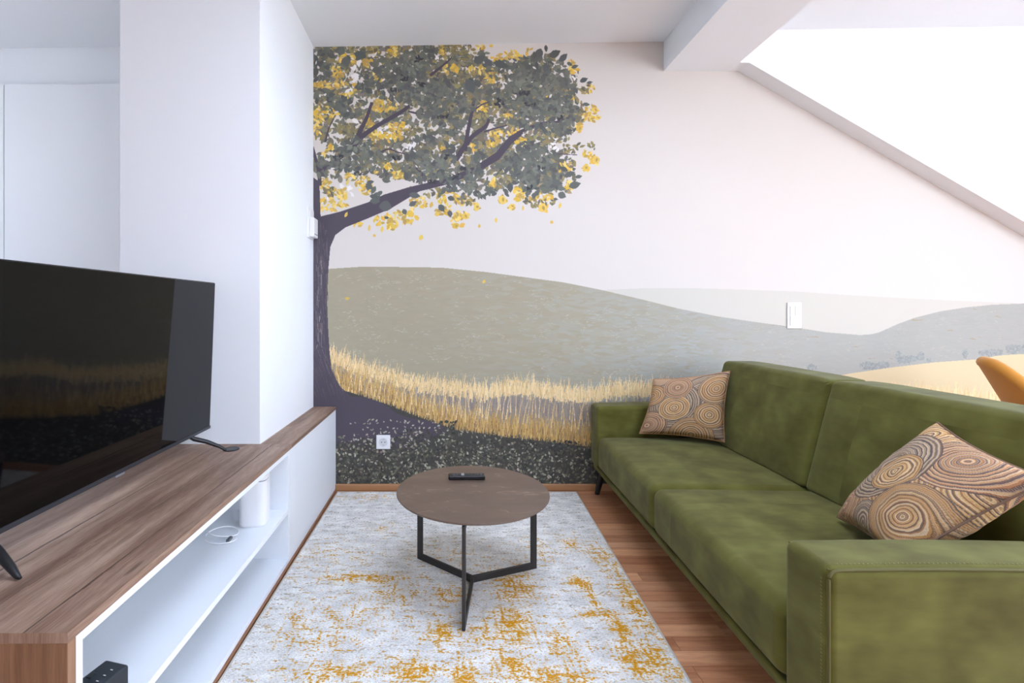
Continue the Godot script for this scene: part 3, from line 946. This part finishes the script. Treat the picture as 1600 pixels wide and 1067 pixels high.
func make_floor() -> void:
	var base := struct("floor", box(Vector3(LEFT - 0.2, -0.2, WALL_Z - 0.2), Vector3(RIGHT + 0.2, -0.012, BACK + 0.2)), mat(rgb(70, 46, 32), 0.8), "oak strip parquet floor")
	rng.seed = 5
	# strips 62 mm wide running across the room; the ones in view are single planks
	var wd := 0.0622
	var lens := [0.34, 0.46, 0.58, 0.72]
	var made := {}
	var ends := []
	var z := WALL_Z
	while z < -0.62:
		var x := -0.66 - rng.randf() * 0.4
		while x < 2.3:
			var li := rng.randi() % 4
			var ti := rng.randi() % 3
			var key := li * 3 + ti
			if not made.has(key):
				var b := MB.new()
				b.box(Vector3(0.0005, -0.012, 0.0004), Vector3(lens[li] - 0.0005, 0, wd - 0.0004), 0, Vector2(ti * 0.31, ti * 0.23))
				made[key] = b.mesh()
			if x + lens[li] > -0.66:
				var p := part("plank", made[key], M.planks[rng.randi() % 5], base)
				p.position = Vector3(maxf(x, -0.66 - 0.3), 0, z)
			x += lens[li]
		ends.append(x)
		z += wd
	# the rest of the floor, out of the picture
	var rest := MB.new()
	var zr := z
	while zr < BACK:
		rest.box(Vector3(LEFT, -0.012, zr + 0.0004), Vector3(RIGHT, 0, minf(zr + wd, BACK) - 0.0004), 0, Vector2(rng.randf(), rng.randf()))
		zr += wd
	zr = WALL_Z
	for end_x in ends:
		rest.box(Vector3(end_x + 0.0005, -0.012, zr + 0.0004), Vector3(RIGHT, 0, zr + wd - 0.0004), 0, Vector2(rng.randf(), rng.randf()))
		rest.box(Vector3(LEFT, -0.012, zr + 0.0004), Vector3(-1.37, 0, zr + wd - 0.0004), 0, Vector2(rng.randf(), rng.randf()))
		zr += wd
	var r := part("parquet", rest.mesh(), M.planks[0], base)
	r.set_meta("kind", "stuff")
	# skirting
	var sk := MB.new()
	sk.rbox(Vector3((-0.648 + RIGHT) / 2, 0.02, WALL_Z + 0.008), Vector3(RIGHT + 0.648, 0.04, 0.016), 0.006, 3)
	struct("baseboard_back", sk.mesh(60), mat(rgb(176, 128, 88), 0.45), "orange-brown oak skirting under the mural")
	struct("baseboard_left", soft(Vector3(-0.66, 0, -0.82), Vector3(-0.640, 0.012, WALL_Z + 0.016), 0.003), mat(rgb(140, 98, 70), 0.5), "thin brown trim strip along the foot of the white cabinets")

func make_cabinets() -> void:
	var f := -0.648
	var back := -1.362
	var t := thing("open_cabinet", "white open shelf cabinet with brown wood end under the television", "cabinet", Vector3.ZERO)
	part("end_panel", box(Vector3(back, 0.0, -0.822), Vector3(f, 0.4705, -0.804), 1), M.panel_wood, t, "brown wood end panel")
	part("side_panel", soft(Vector3(back, 0.012, -0.838), Vector3(f, 0.4705, -0.8225), 0.001), M.lacquer, t)
	part("top_panel", soft(Vector3(back, 0.4545, -1.9395), Vector3(f, 0.4705, -0.8385), 0.001), M.lacquer, t)
	part("shelf", soft(Vector3(-1.1, 0.214, -1.923), Vector3(f - 0.001, 0.232, -0.8385), 0.001), M.lacquer, t)
	part("bottom_panel", soft(Vector3(back, 0.012, -1.9395), Vector3(f, 0.03, -0.8385), 0.001), M.lacquer, t)
	part("back_panel", soft(Vector3(-1.118, 0.0305, -1.923), Vector3(-1.1005, 0.454, -0.8385), 0.001), M.lacquer, t)
	part("side_panel", soft(Vector3(-1.1, 0.0305, -1.9395), Vector3(f, 0.454, -1.9235), 0.001), M.lacquer, t)
	var c := thing("closed_cabinet", "narrow white closed cabinet between the open shelves and the mural", "cabinet")
	part("door", soft(Vector3(f - 0.018, 0.012, -2.748), Vector3(f, 0.4705, -1.9405), 0.001), M.lacquer, c)
	part("carcass", soft(Vector3(-0.777, 0.012, -2.748), Vector3(f - 0.0185, 0.4705, -1.968), 0.001), M.lacquer, c)
	var w := thing("worktop", "brown wood-grain worktop running over the white cabinets", "worktop")
	var wb := MB.new()
	wb.box(Vector3(back, 0.471, -1.9655), Vector3(f, 0.489, -0.804), 2, Vector2(0.03, 0.1))
	part("wide_board", wb.mesh(), M.worktop, w)
	wb = MB.new()
	wb.box(Vector3(-0.7785, 0.471, -2.749), Vector3(f, 0.489, -1.966), 2, Vector2(0.4, 0.45))
	part("narrow_board", wb.mesh(), M.worktop, w)
	# hall cupboard
	var h := thing("hall_cupboard", "tall white flush cupboard in the hall behind the television", "cupboard")
	part("carcass", box(Vector3(LEFT + 0.01, 0.0, WALL_Z + 0.001), Vector3(-1.37, 2.345, -2.722)), M.paint, h)
	for d in [[-3.28, -2.545], [-2.539, -1.825], [-1.819, -1.372]]:
		part("door", soft(Vector3(d[0], 0.02, -2.7215), Vector3(d[1], 2.35, -2.70), 0.002), M.paint, h)

func make_rug() -> void:
	var t := thing("rug", "pale grey woven rug with worn mustard-yellow patches under the coffee table", "rug")
	var cs := [Vector2(-0.638, -0.62), Vector2(0.646, -0.62), Vector2(0.743, -2.703), Vector2(-0.625, -2.703)]
	var b := MB.new()
	var n := 24
	var uv := func(p: Vector2) -> Vector2: return Vector2((p.x + 0.66) / 1.44, (-p.y - 0.6) / 2.12)
	var y := 0.009
	for i in n:
		for j in n:
			var q: Array = []
			for k in [[0, 0], [1, 0], [1, 1], [0, 1]]:
				var s := float(i + k[0]) / n
				var r := float(j + k[1]) / n
				q.append(cs[0].lerp(cs[1], s).lerp(cs[3].lerp(cs[2], s), r))
			b.quad(Vector3(q[0].x, y, q[0].y), Vector3(q[1].x, y, q[1].y), Vector3(q[2].x, y, q[2].y), Vector3(q[3].x, y, q[3].y), uv.call(q[0]), uv.call(q[1]), uv.call(q[2]), uv.call(q[3]))
	part("pile", b.mesh(), M.rug, t)
	var e := MB.new()
	for i in 4:
		var a: Vector2 = cs[i]
		var c: Vector2 = cs[(i + 1) % 4]
		e.tube([Vector3(a.x, 0.0052, a.y), Vector3(c.x, 0.0052, c.y)], [0.005], 8)
	part("binding", e.mesh(60), M.rug_edge, t)

# ------------------------------------------------------------------ sofa
const SOFA_AT := Vector3(0.770, 0, -0.95)
const SOFA_TURN := -2.03

func make_sofa() -> void:
	var t := thing("sofa", "olive-green nubuck two-seat sofa with black legs", "sofa", SOFA_AT, deg_to_rad(SOFA_TURN))
	var ln := 1.78
	var arm := 0.135
	# base rail with a shadow gap over it
	var b := MB.new()
	b.rbox(Vector3(0.424, 0.158, -ln / 2), Vector3(0.82, 0.03, ln - 0.01), 0.008)
	part("base_rail", b.mesh(50), M.sofa, t)
	b = MB.new()
	b.rbox(Vector3(0.43, 0.19, -ln / 2), Vector3(0.78, 0.05, ln - 0.04), 0.006)
	part("plinth", b.mesh(50), M.black, t)
	# arms
	var near_arm: Node = null
	for z in [-arm / 2, -ln + arm / 2]:
		var a := MB.new()
		a.rbox(Vector3(0.42, 0.346, z), Vector3(0.84, 0.345, arm), 0.02, 5, Vector3i(8, 4, 3), func(p: Vector3) -> Vector3:
			var k := clampf(1 - pow(p.x / 0.42, 2), 0, 1)
			if p.y > 0.1:
				p.y += 0.008 * k * (p.y - 0.1) / 0.07
			return p)
		var ar := part("armrest", a.mesh(50), M.sofa, t)
		if near_arm == null:
			near_arm = ar
	# piping round the outer panel of the near arm, with a stitched seam beside it
	var lift := func(x: float) -> float: return 0.0083 * (1 - pow((x - 0.42) / 0.42, 2))
	var path := []
	for k in 14:
		path.append(Vector3(0.0052, lerpf(0.178, 0.494, k / 13.0), -0.0052))
	for k in 6:
		var an := PI * 0.5 * (k + 1) / 6.0
		path.append(Vector3(0.0232 - 0.018 * cos(an), 0.494 + 0.019 * sin(an), -0.0052))
	for k in 24:
		var x := lerpf(0.03, 0.81, k / 23.0)
		path.append(Vector3(x, 0.513 + lift.call(x), -0.0052))
	b = MB.new()
	b.tube(path, [0.0034], 8)
	part("piping", b.mesh(60), M.piping, near_arm)
	b = MB.new()
	b.tube([Vector3(0.0085, 0.5125, -0.008), Vector3(0.008, 0.5125, -0.05), Vector3(0.008, 0.5125, -0.09), Vector3(0.0085, 0.5125, -0.127)], [0.0016], 6)
	part("seam", b.mesh(60), M.piping, near_arm)
	b = MB.new()
	for k in 90:
		var x := lerpf(0.03, 0.80, k / 89.0)
		b.tube([Vector3(x, 0.5187 + lift.call(x), -0.0165), Vector3(x + 0.004, 0.5187 + lift.call(x), -0.0195)], [0.0009], 5)
	for k in 40:
		var y := lerpf(0.19, 0.49, k / 39.0)
		b.tube([Vector3(-0.0002, y, -0.0165), Vector3(-0.0002, y + 0.003, -0.0195)], [0.0009], 5)
	var st := part("stitching", b.mesh(60), M.stitch, near_arm)
	st.set_meta("kind", "stuff")
	# seat cushions
	var z0 := -arm - 0.002
	var inner := ln - 2 * arm - 0.004
	for k in 2:
		var zc := z0 - inner * (0.25 + 0.5 * k)
		var half := inner / 4
		var c := MB.new()
		c.rbox(Vector3(0.325, 0.268, zc), Vector3(0.65, 0.176, inner / 2 - 0.003), 0.034, 5, Vector3i(14, 2, 14), func(p: Vector3) -> Vector3:
			var fx := clampf(1 - pow(p.x / 0.325, 4), 0, 1)
			var fz := clampf(1 - pow(p.z / half, 4), 0, 1)
			if p.y > 0:
				p.y += 0.013 * fx * fz * p.y / 0.088
				p.y += 0.0025 * sin(p.x * 9 + p.z * 7 + k * 2) * fx * fz
			if p.x < -0.25:
				p.x -= 0.005 * fz * clampf(1 - pow(p.y / 0.088, 2), 0, 1)
			return p)
		part("seat_cushion", c.mesh(60), M.sofa, t)
	# back frame and back cushions, leaning
	b = MB.new()
	b.rbox(Vector3(0.80, 0.42, -ln / 2), Vector3(0.10, 0.5, ln - 0.004), 0.03, 4, Vector3i(2, 3, 4), func(p: Vector3) -> Vector3:
		p.x += (p.y + 0.25) * 0.16
		return p)
	part("back_frame", b.mesh(60), M.sofa, t)
	for k in 2:
		var zc := z0 - inner * (0.25 + 0.5 * k)
		var half := inner / 4
		var c := MB.new()
		c.rbox(Vector3(0.655, 0.565, zc), Vector3(0.155, 0.42, inner / 2 - 0.004), 0.02, 5, Vector3i(3, 14, 14), func(p: Vector3) -> Vector3:
			var fy := clampf(1 - pow(p.y / 0.21, 4), 0, 1)
			var fz := clampf(1 - pow(p.z / half, 6), 0, 1)
			if p.x < 0:
				p.x -= 0.014 * fy * fz
				# gathers fanning from the upper corner at the middle of the sofa
				var side := 1.0 if k == 1 else -1.0
				var dz := (half - p.z * side)
				var dy := (0.21 - p.y)
				var rr := sqrt(dz * dz + dy * dy)
				if rr < 0.2:
					p.x += 0.005 * sin(atan2(dy, dz) * 11.0) * sin(2.0 * atan2(dy, dz)) * pow(1 - rr / 0.2, 2) * clampf(rr / 0.05, 0, 1)
			if p.y > 0.1:
				p.y += 0.006 * fz
			p.x += (p.y + 0.2) * 0.25
			return p)
		part("back_cushion", c.mesh(60), M.sofa, t)
	# legs
	for q in [[0.05, -0.05, -1, 1], [0.05, -ln + 0.05, -1, -1], [0.76, -0.05, 1, 1], [0.76, -ln + 0.05, 1, -1]]:
		var l := MB.new()
		l.tube([Vector3(q[0] - q[2] * 0.004, 0.146, q[1]), Vector3(q[0] + q[2] * 0.022, 0.004, q[1] + q[3] * 0.012), Vector3(q[0] + q[2] * 0.022, 0.0, q[1] + q[3] * 0.012)], [0.023, 0.0135, 0.0125], 18)
		part("leg", l.mesh(50), M.leg_wood, t, "tapered black leg")

# pillow stretched over four corners (seen face first): top-left, top-right, bottom-right, bottom-left
func pillow(c: Array, thick: float, sd: int) -> ArrayMesh:
	var b := MB.new()
	var n := 40
	var nz := FastNoiseLite.new()
	nz.seed = sd
	nz.frequency = 2.2
	for side in [1.0, -1.0]:
		var base := b.v.size()
		for j in n + 1:
			for i in n + 1:
				var s := 2.0 * i / n - 1
				var r := 2.0 * j / n - 1
				# edges drawn in between the corners
				var s2 := s * (1 - 0.075 * (1 - r * r))
				var r2 := r * (1 - 0.075 * (1 - s * s))
				var fs := (s2 + 1) / 2
				var fr := (r2 + 1) / 2
				var p: Vector3 = c[0].lerp(c[1], fs).lerp(c[3].lerp(c[2], fs), fr)
				var du: Vector3 = (c[1] - c[0]).lerp(c[2] - c[3], fr)
				var dv: Vector3 = (c[3] - c[0]).lerp(c[2] - c[1], fs)
				var nrm := dv.cross(du).normalized()
				var body := pow(maxf(0, (1 - s * s) * (1 - r * r)), 0.42)
				var wrinkle := nz.get_noise_2d(s, r) * 0.1 + 0.05 * sin(10 * atan2(r, s)) * clampf((s * s + r * r) - 0.5, 0, 1)
				p += nrm * side * thick * body * (1 + wrinkle)
				b.vert(p, Vector2((s + 1) / 2, (r + 1) / 2))
		for j in n:
			for i in n:
				var k := base + j * (n + 1) + i
				if side > 0:
					b.tri(k, k + n + 2, k + 1)
					b.tri(k, k + n + 1, k + n + 2)
				else:
					b.tri(k, k + 1, k + n + 2)
					b.tri(k, k + n + 2, k + n + 1)
	return b.mesh(70)

func cord(c: Array) -> ArrayMesh:
	var path := []
	for e in 4:
		for i in 14:
			var s := 2.0 * i / 14 - 1
			var pull := 0.075 * (1 - s * s) / 2
			var mid: Vector3 = (c[0] + c[1] + c[2] + c[3]) / 4
			var p: Vector3 = c[e].lerp(c[(e + 1) % 4], i / 14.0)
			path.append(p.lerp(mid, pull * 2))
	path.append(path[0])
	var b := MB.new()
	b.tube(path, [0.0028], 6)
	return b.mesh(70)

func make_pillows() -> void:
	var p1 := mat(Color.WHITE, 0.85, 0, 0.2)
	p1.albedo_texture = ring_print(61, [[0.36, 0.2, 0.2, 3], [0.36, 0.56, 0.215, 2], [0.87, 0.26, 0.24, 0], [0.82, 0.66, 0.2, 2], [0.62, 0.98, 0.27, 0], [0.06, 0.86, 0.26, 3], [0.02, 0.32, 0.2, 0], [0.3, 0.5, 0.4, 1], [0.8, 0.5, 0.5, 1]])
	var c := [Vector3(1.135, 0.672, -2.585), Vector3(1.470, 0.736, -2.44), Vector3(1.385, 0.392, -2.345), Vector3(1.035, 0.388, -2.53)]
	var t := thing("throw_pillow", "square ring-patterned pillow leaning in the far corner of the sofa", "pillow", Vector3.ZERO, 0, "ring-patterned pillows on the sofa")
	part("cover", pillow(c, 0.062, 3), p1, t)
	part("edge_seam", cord(c), mat(rgb(178, 136, 98), 0.85), t)
	var p2 := mat(Color.WHITE, 0.85, 0, 0.2)
	p2.albedo_texture = ring_print(71, [[0.44, 0.47, 0.2, 2], [0.84, 0.74, 0.3, 0], [0.3, 0.44, 0.36, 1], [0.16, 0.9, 0.22, 3], [0.52, 0.95, 0.18, 1], [0.05, 0.55, 0.2, 0], [0.2, 0.1, 0.24, 2], [0.72, 0.14, 0.3, 3], [0.98, 0.3, 0.22, 2], [0.6, 0.6, 0.6, 0]])
	var d := [Vector3(1.43, 0.717, -1.37), Vector3(1.307, 0.674, -1.02), Vector3(1.10, 0.43, -1.14), Vector3(1.245, 0.385, -1.50)]
	var t2 := thing("throw_pillow", "square ring-patterned pillow propped against the near armrest of the sofa", "pillow", Vector3.ZERO, 0, "ring-patterned pillows on the sofa")
	part("cover", pillow(d, 0.07, 4), p2, t2)
	part("edge_seam", cord(d), mat(rgb(120, 92, 74), 0.85), t2)

# ------------------------------------------------------------------ coffee table
func make_coffee_table() -> void:
	var at := Vector3(0.098, 0.0095, -1.794)
	var t := thing("coffee_table", "round brown stone-top coffee table on black three-legged frame", "table", at)
	var b := MB.new()
	var top := 0.352
	b.lathe(Vector3.ZERO, [Vector2(0.0, top), Vector2(0.2, top), Vector2(0.2855, top), Vector2(0.288, top - 0.0015), Vector2(0.2885, top - 0.004), Vector2(0.286, top - 0.0075), Vector2(0.272, top - 0.012), Vector2(0.0, top - 0.012)], 96)
	part("table_top", b.mesh(35), M.stone, t)
	var under := top - 0.0125
	for ang in [0.0, 1.0, 2.0]:
		var a: float = deg_to_rad(99.0 + 120.0 * ang)
		var dir := Vector3(cos(a), 0, sin(a))
		var rot := Basis(Vector3.UP, -a)
		var mk := func(lo: Vector3, hi: Vector3) -> ArrayMesh:
			var q := MB.new()
			q.rbox((lo + hi) / 2, hi - lo, 0.0015, 1)
			for i in q.v.size():
				q.v[i] = rot * q.v[i]
			return q.mesh(50)
		var lg := part("leg", mk.call(Vector3(0.256, 0.0, -0.0055), Vector3(0.281, under, 0.0055)), M.iron, t, "flat black steel leg")
		part("foot_bar", mk.call(Vector3(0.0, 0.0, -0.0055), Vector3(0.2558, 0.025, 0.0055)), M.iron, lg)
		part("top_bar", mk.call(Vector3(0.0, under - 0.02, -0.0055), Vector3(0.2558, under, 0.0055)), M.iron, lg)

# ------------------------------------------------------------------ television
func make_television() -> void:
	# base point: on the worktop under the middle of the set
	var at := Vector3(-0.985, 0.489, -1.415)
	var t := thing("television", "large flat black television standing on two splayed feet", "television", at)
	var half := 0.54
	var lean := Basis(Vector3(1, 0, 0), deg_to_rad(0.5)) * Basis(Vector3(0, 0, 1), deg_to_rad(-2.4))
	var put := func(lo: Vector3, hi: Vector3, r: float) -> ArrayMesh:
		var b := MB.new()
		b.rbox((lo + hi) / 2, hi - lo, r, 2)
		for i in b.v.size():
			b.v[i] = lean * (b.v[i] - Vector3(0, 0.064, 0)) + Vector3(0, 0.064, 0)
		return b.mesh(50)
	part("housing", put.call(Vector3(-0.028, 0.064, -half), Vector3(-0.0005, 0.668, half), 0.003), M.black, t)
	part("rear_box", put.call(Vector3(-0.075, 0.11, -half + 0.14), Vector3(-0.0285, 0.46, half - 0.14), 0.012), M.black, t)
	part("screen", put.call(Vector3(0, 0.077, -half + 0.004), Vector3(0.002, 0.665, half - 0.004), 0.0008), M.screen, t, "glossy black screen")
	var chin := part("chin", put.call(Vector3(0, 0.0642, -half + 0.001), Vector3(0.004, 0.0762, half - 0.001), 0.001), mat(rgb(46, 48, 54), 0.4), t)
	part("sensor_tab", put.call(Vector3(-0.002, 0.0575, -0.02), Vector3(0.004, 0.0638, 0.02), 0.001), mat(rgb(120, 122, 126), 0.35), chin)
	for s in [-1.0, 1.0]:
		var z: float = s * 0.405
		var out: float = s * 0.045
		for side in [1.0, -1.0]:
			var b := MB.new()
			var prof := [[0.006, 0.058, 0.12], [0.045, 0.043, 0.5], [0.085, 0.021, 0.85], [0.105, 0.006, 1.0], [0.112, 0.0035, 1.04]]
			if side < 0:
				prof = [[-0.03, 0.066, 0.12], [-0.06, 0.056, 0.5], [-0.1, 0.034, 0.85], [-0.125, 0.008, 1.0], [-0.132, 0.0035, 1.04]]
			var way := [Vector3(-0.012, 0.07, z)]
			for q in prof:
				way.append(Vector3(q[0], q[1], z + out * q[2]))
			b.tube(way, [0.010, 0.012, 0.011, 0.009, 0.006, 0.0035], 12, 0.75)
			part("foot", b.mesh(60), M.black, t, "black splayed foot")

# ------------------------------------------------------------------ dining chair behind the sofa
func make_dining_chair() -> void:
	var t := thing("dining_chair", "mustard velvet tub chair showing above the sofa back", "chair", Vector3(2.86, 0, -2.0), deg_to_rad(-40))
	# the seat faces +x; shell wraps the back and both sides
	var b := MB.new()
	var n := 36
	var m := 12
	var shell := func(th: float, q: float, out: float) -> Vector3:
		# th: angle from straight back (0) to the sides; q: height share
		var side := absf(th) / 1.75
		var top := lerpf(0.80, 0.56, smoothstep(0.12, 0.75, side))
		var y := lerpf(0.40, top, q)
		var r := lerpf(0.20, 0.255, q) + out
		var rec := (y - 0.40) * 0.30 * cos(th * 0.8)
		return Vector3(-cos(th) * r - maxf(rec, 0), y, sin(th) * r * 1.02)
	for face in [0, 1]:
		var base := b.v.size()
		for i in n + 1:
			var th := lerpf(-1.75, 1.75, float(i) / n)
			for j in m + 1:
				b.vert(shell.call(th, float(j) / m, 0.032 if face else -0.02))
		for i in n:
			for j in m:
				var k := base + i * (m + 1) + j
				if face:
					b.tri(k, k + m + 2, k + m + 1)
					b.tri(k, k + 1, k + m + 2)
				else:
					b.tri(k, k + m + 1, k + m + 2)
					b.tri(k, k + m + 2, k + 1)
	# rounded rim joining the two faces
	var rim := []
	for i in n + 1:
		var th := lerpf(-1.75, 1.75, float(i) / n)
		rim.append((shell.call(th, 1.0, 0.032) + shell.call(th, 1.0, -0.02)) / 2)
	b.tube(rim, [0.027], 12)
	for e in [-1.75, 1.75]:
		var p := []
		for j in m + 1:
			p.append((shell.call(e, float(j) / m, 0.032) + shell.call(e, float(j) / m, -0.02)) / 2)
		b.tube(p, [0.027], 12)
	part("back_shell", b.mesh(60), M.velvet, t)
	b = MB.new()
	b.rbox(Vector3(0.03, 0.42, 0), Vector3(0.46, 0.10, 0.44), 0.045, 5, Vector3i(4, 1, 4))
	part("seat", b.mesh(60), M.velvet, t)
	for q in [[0.19, 0.17], [0.19, -0.17], [-0.17, 0.17], [-0.17, -0.17]]:
		b = MB.new()
		b.tube([Vector3(q[0], 0.38, q[1]), Vector3(q[0] * 1.25, 0.0, q[1] * 1.25)], [0.017, 0.010], 14)
		part("leg", b.mesh(50), M.leg_wood, t)

# ------------------------------------------------------------------ fittings on the walls
func disc(at: Vector3, r: float, depth: float, n := 28) -> ArrayMesh:
	var b := MB.new()
	b.tube([at, at + Vector3(0, 0, depth)], [r], n)
	return b.mesh(30)

func make_wall_fittings() -> void:
	# double switch on the mural
	var t := thing("light_switch", "white double light switch on the mural above the sofa", "switch", Vector3(2.028, 1.021, WALL_Z))
	part("frame", soft(Vector3(-0.041, -0.0755, 0), Vector3(0.041, 0.0755, 0.008), 0.003, 3), M.plastic, t)
	for k in [[-0.0275, 0.0025, 0.0555], [0.001, 0.0025, 0.0555]]:
		part("rocker", soft(Vector3(k[0], k[1], 0.008), Vector3(k[0] + 0.0265, k[1] + 0.055, 0.0125), 0.0015), M.plastic, t)
	part("rocker", soft(Vector3(-0.0275, -0.0585, 0.008), Vector3(0.0275, -0.0025, 0.0135), 0.0015), M.plastic, t)
	# socket near the floor
	var s := thing("wall_socket", "white single power socket low on the mural beside the cabinet", "socket", Vector3(-0.370, 0.283, WALL_Z))
	part("frame", soft(Vector3(-0.0405, -0.0405, 0), Vector3(0.0405, 0.0405, 0.008), 0.003, 3), M.plastic, s)
	var ring := MB.new()
	var prof := [Vector2(0.0, 0.0085), Vector2(0.0185, 0.0085), Vector2(0.0195, 0.011), Vector2(0.0245, 0.011), Vector2(0.0255, 0.008)]
	ring.lathe(Vector3.ZERO, prof, 32)
	var turn := Basis(Vector3(1, 0, 0), PI / 2)
	for i in ring.v.size():
		ring.v[i] = turn * ring.v[i]
	var ins := part("insert", ring.mesh(40), mat(rgb(214, 214, 216), 0.4), s)
	for x in [-0.0095, 0.0095]:
		part("contact_hole", disc(Vector3(x, 0, 0.0084), 0.003, 0.0008, 14), M.black, ins)
	part("earth_clip", soft(Vector3(-0.003, -0.019, 0.0084), Vector3(0.003, -0.014, 0.0105), 0.0008), M.chrome, ins)
	part("earth_clip", soft(Vector3(-0.003, 0.014, 0.0084), Vector3(0.003, 0.019, 0.0105), 0.0008), M.chrome, ins)
	# control on the side of the column, seen edge-on
	var w := thing("wall_control", "white wall control with protruding box on the column beside the tree", "thermostat", Vector3(-0.779, 1.545, -2.665))
	part("frame", soft(Vector3(0, -0.087, -0.06), Vector3(0.009, 0.087, 0.045), 0.003), M.plastic, w)
	part("rocker", soft(Vector3(0.009, 0.02, -0.045), Vector3(0.014, 0.075, 0.03), 0.0015), M.plastic, w)
	var dial := part("dial_box", soft(Vector3(0.009, -0.08, -0.05), Vector3(0.036, 0.028, 0.028), 0.004, 3), M.plastic, w)
	part("slot", soft(Vector3(0.0355, -0.066, -0.04), Vector3(0.0368, -0.062, 0.02), 0.0003), mat(rgb(60, 62, 66), 0.5), dial)

# ------------------------------------------------------------------ small things
func make_small_things() -> void:
	# remote control on the coffee table
	var t := thing("remote_control", "slim black remote control lying on the coffee table", "remote control", Vector3(0.081, 0.3615, -1.915), deg_to_rad(1))
	part("body", soft(Vector3(-0.074, 0, -0.02), Vector3(0.074, 0.017, 0.02), 0.005, 3), M.black, t)
	var bm := mat(rgb(62, 64, 70), 0.5)
	for i in 9:
		for j in 3:
			if i == 3:
				continue
			part("button", soft(Vector3(-0.062 + i * 0.0145, 0.0168, -0.0125 + j * 0.0095), Vector3(-0.053 + i * 0.0145, 0.0182, -0.0065 + j * 0.0095), 0.001, 1), bm, t)
	part("round_pad", soft(Vector3(-0.022, 0.0168, -0.012), Vector3(-0.010, 0.0184, 0.012), 0.003), mat(rgb(150, 152, 160), 0.3), t)
	# black cable outlet disc in the worktop, in front of the column
	var g := thing("cable_outlet", "flat black round cable outlet in the worktop beside the television foot", "outlet", Vector3(-0.863, 0.4892, -1.885))
	var b := MB.new()
	b.lathe(Vector3.ZERO, [Vector2(0, 0.003), Vector2(0.026, 0.003), Vector2(0.0305, 0.002), Vector2(0.031, 0)], 40)
	part("cap", b.mesh(40), M.black, g)
	b = MB.new()
	b.lathe(Vector3(0, 0.0005, 0), [Vector2(0.0265, 0.0026), Vector2(0.0275, 0.0034), Vector2(0.029, 0.0032), Vector2(0.03, 0.0022)], 40)
	part("rim", b.mesh(40), M.dark_plastic, g)
	# white router on the shelf
	var r := thing("router", "white tower router on the cabinet shelf under the worktop", "router", Vector3(-0.735, 0.232, -1.80), deg_to_rad(6))
	b = MB.new()
	var ringp := func(y: float, k: float) -> Array:
		var o := []
		for i in 40:
			var an := TAU * i / 40
			var cx: float = sign(cos(an)) * pow(absf(cos(an)), 0.55) * 0.052 * k
			var cz: float = sign(sin(an)) * pow(absf(sin(an)), 0.55) * 0.042 * k
			o.append(Vector3(cx, y, cz))
		return o
	var levels := [[0.0, 0.88], [0.004, 0.96], [0.012, 1.0], [0.166, 1.0], [0.170, 0.985]]
	var loft := func(lv: Array) -> ArrayMesh:
		var q := MB.new()
		for l in lv:
			for p in ringp.call(l[0], l[1]):
				q.vert(p)
		for i in lv.size() - 1:
			for k in 40:
				var k2 := (k + 1) % 40
				q.tri(i * 40 + k, i * 40 + 40 + k, i * 40 + 40 + k2)
				q.tri(i * 40 + k, i * 40 + 40 + k2, i * 40 + k2)
		var lo := q.vert(Vector3(0, lv[0][0], 0))
		var hi := q.vert(Vector3(0, lv[-1][0], 0))
		for k in 40:
			var k2 := (k + 1) % 40
			q.tri(k, k2, lo)
			q.tri((lv.size() - 1) * 40 + k2, (lv.size() - 1) * 40 + k, hi)
		return q.mesh(45)
	part("body", loft.call(levels), M.plastic, r)
	part("lid_groove", loft.call([[0.170, 0.955], [0.1735, 0.955]]), mat(rgb(120, 124, 128), 0.5), r)
	part("lid", loft.call([[0.1735, 0.985], [0.183, 0.98], [0.187, 0.94]]), M.plastic, r)
	# white cable looping on the shelf behind it
	var cp := []
	for i in 60:
		var q := i / 59.0
		var an := q * TAU * 1.6
		cp.append(Vector3(-0.80 + 0.055 * cos(an) - 0.02 * q, 0.2352 + 0.03 * absf(sin(an * 0.5)) * q, -1.72 + 0.05 * sin(an) + 0.05 * (1 - q)))
	var cb := thing("router_cable", "thin white cable coiled on the shelf beside the router", "cable")
	b = MB.new()
	b.tube(cp, [0.0024], 7)
	part("cord", b.mesh(60), M.plastic, cb)
	b = MB.new()
	b.rbox(Vector3(-0.765, 0.2405, -1.655), Vector3(0.012, 0.010, 0.03), 0.003)
	part("plug", b.mesh(50), mat(rgb(90, 94, 98), 0.4), cb)
	# black power cube at the near end of the shelf
	var pc := thing("power_cube", "small black power cube with sockets on the near end of the shelf", "power strip", Vector3(-0.692, 0.232, -0.945), deg_to_rad(-14))
	part("housing", soft(Vector3(-0.03, 0, -0.034), Vector3(0.03, 0.08, 0.034), 0.006, 3), M.dark_plastic, pc)
	for k in 3:
		var port := part("usb_port", soft(Vector3(0.006, 0.0798, -0.016 + k * 0.015), Vector3(0.014, 0.0806, -0.009 + k * 0.015), 0.0003, 1), M.black, pc)
		part("usb_tongue", soft(Vector3(0.007, 0.0805, -0.0125 + k * 0.015), Vector3(0.013, 0.081, -0.0105 + k * 0.015), 0.0002, 1), M.plastic, port)
	part("power_button", soft(Vector3(-0.020, 0.0796, 0.004), Vector3(-0.008, 0.083, 0.018), 0.0015), mat(rgb(30, 35, 40), 0.4), pc)
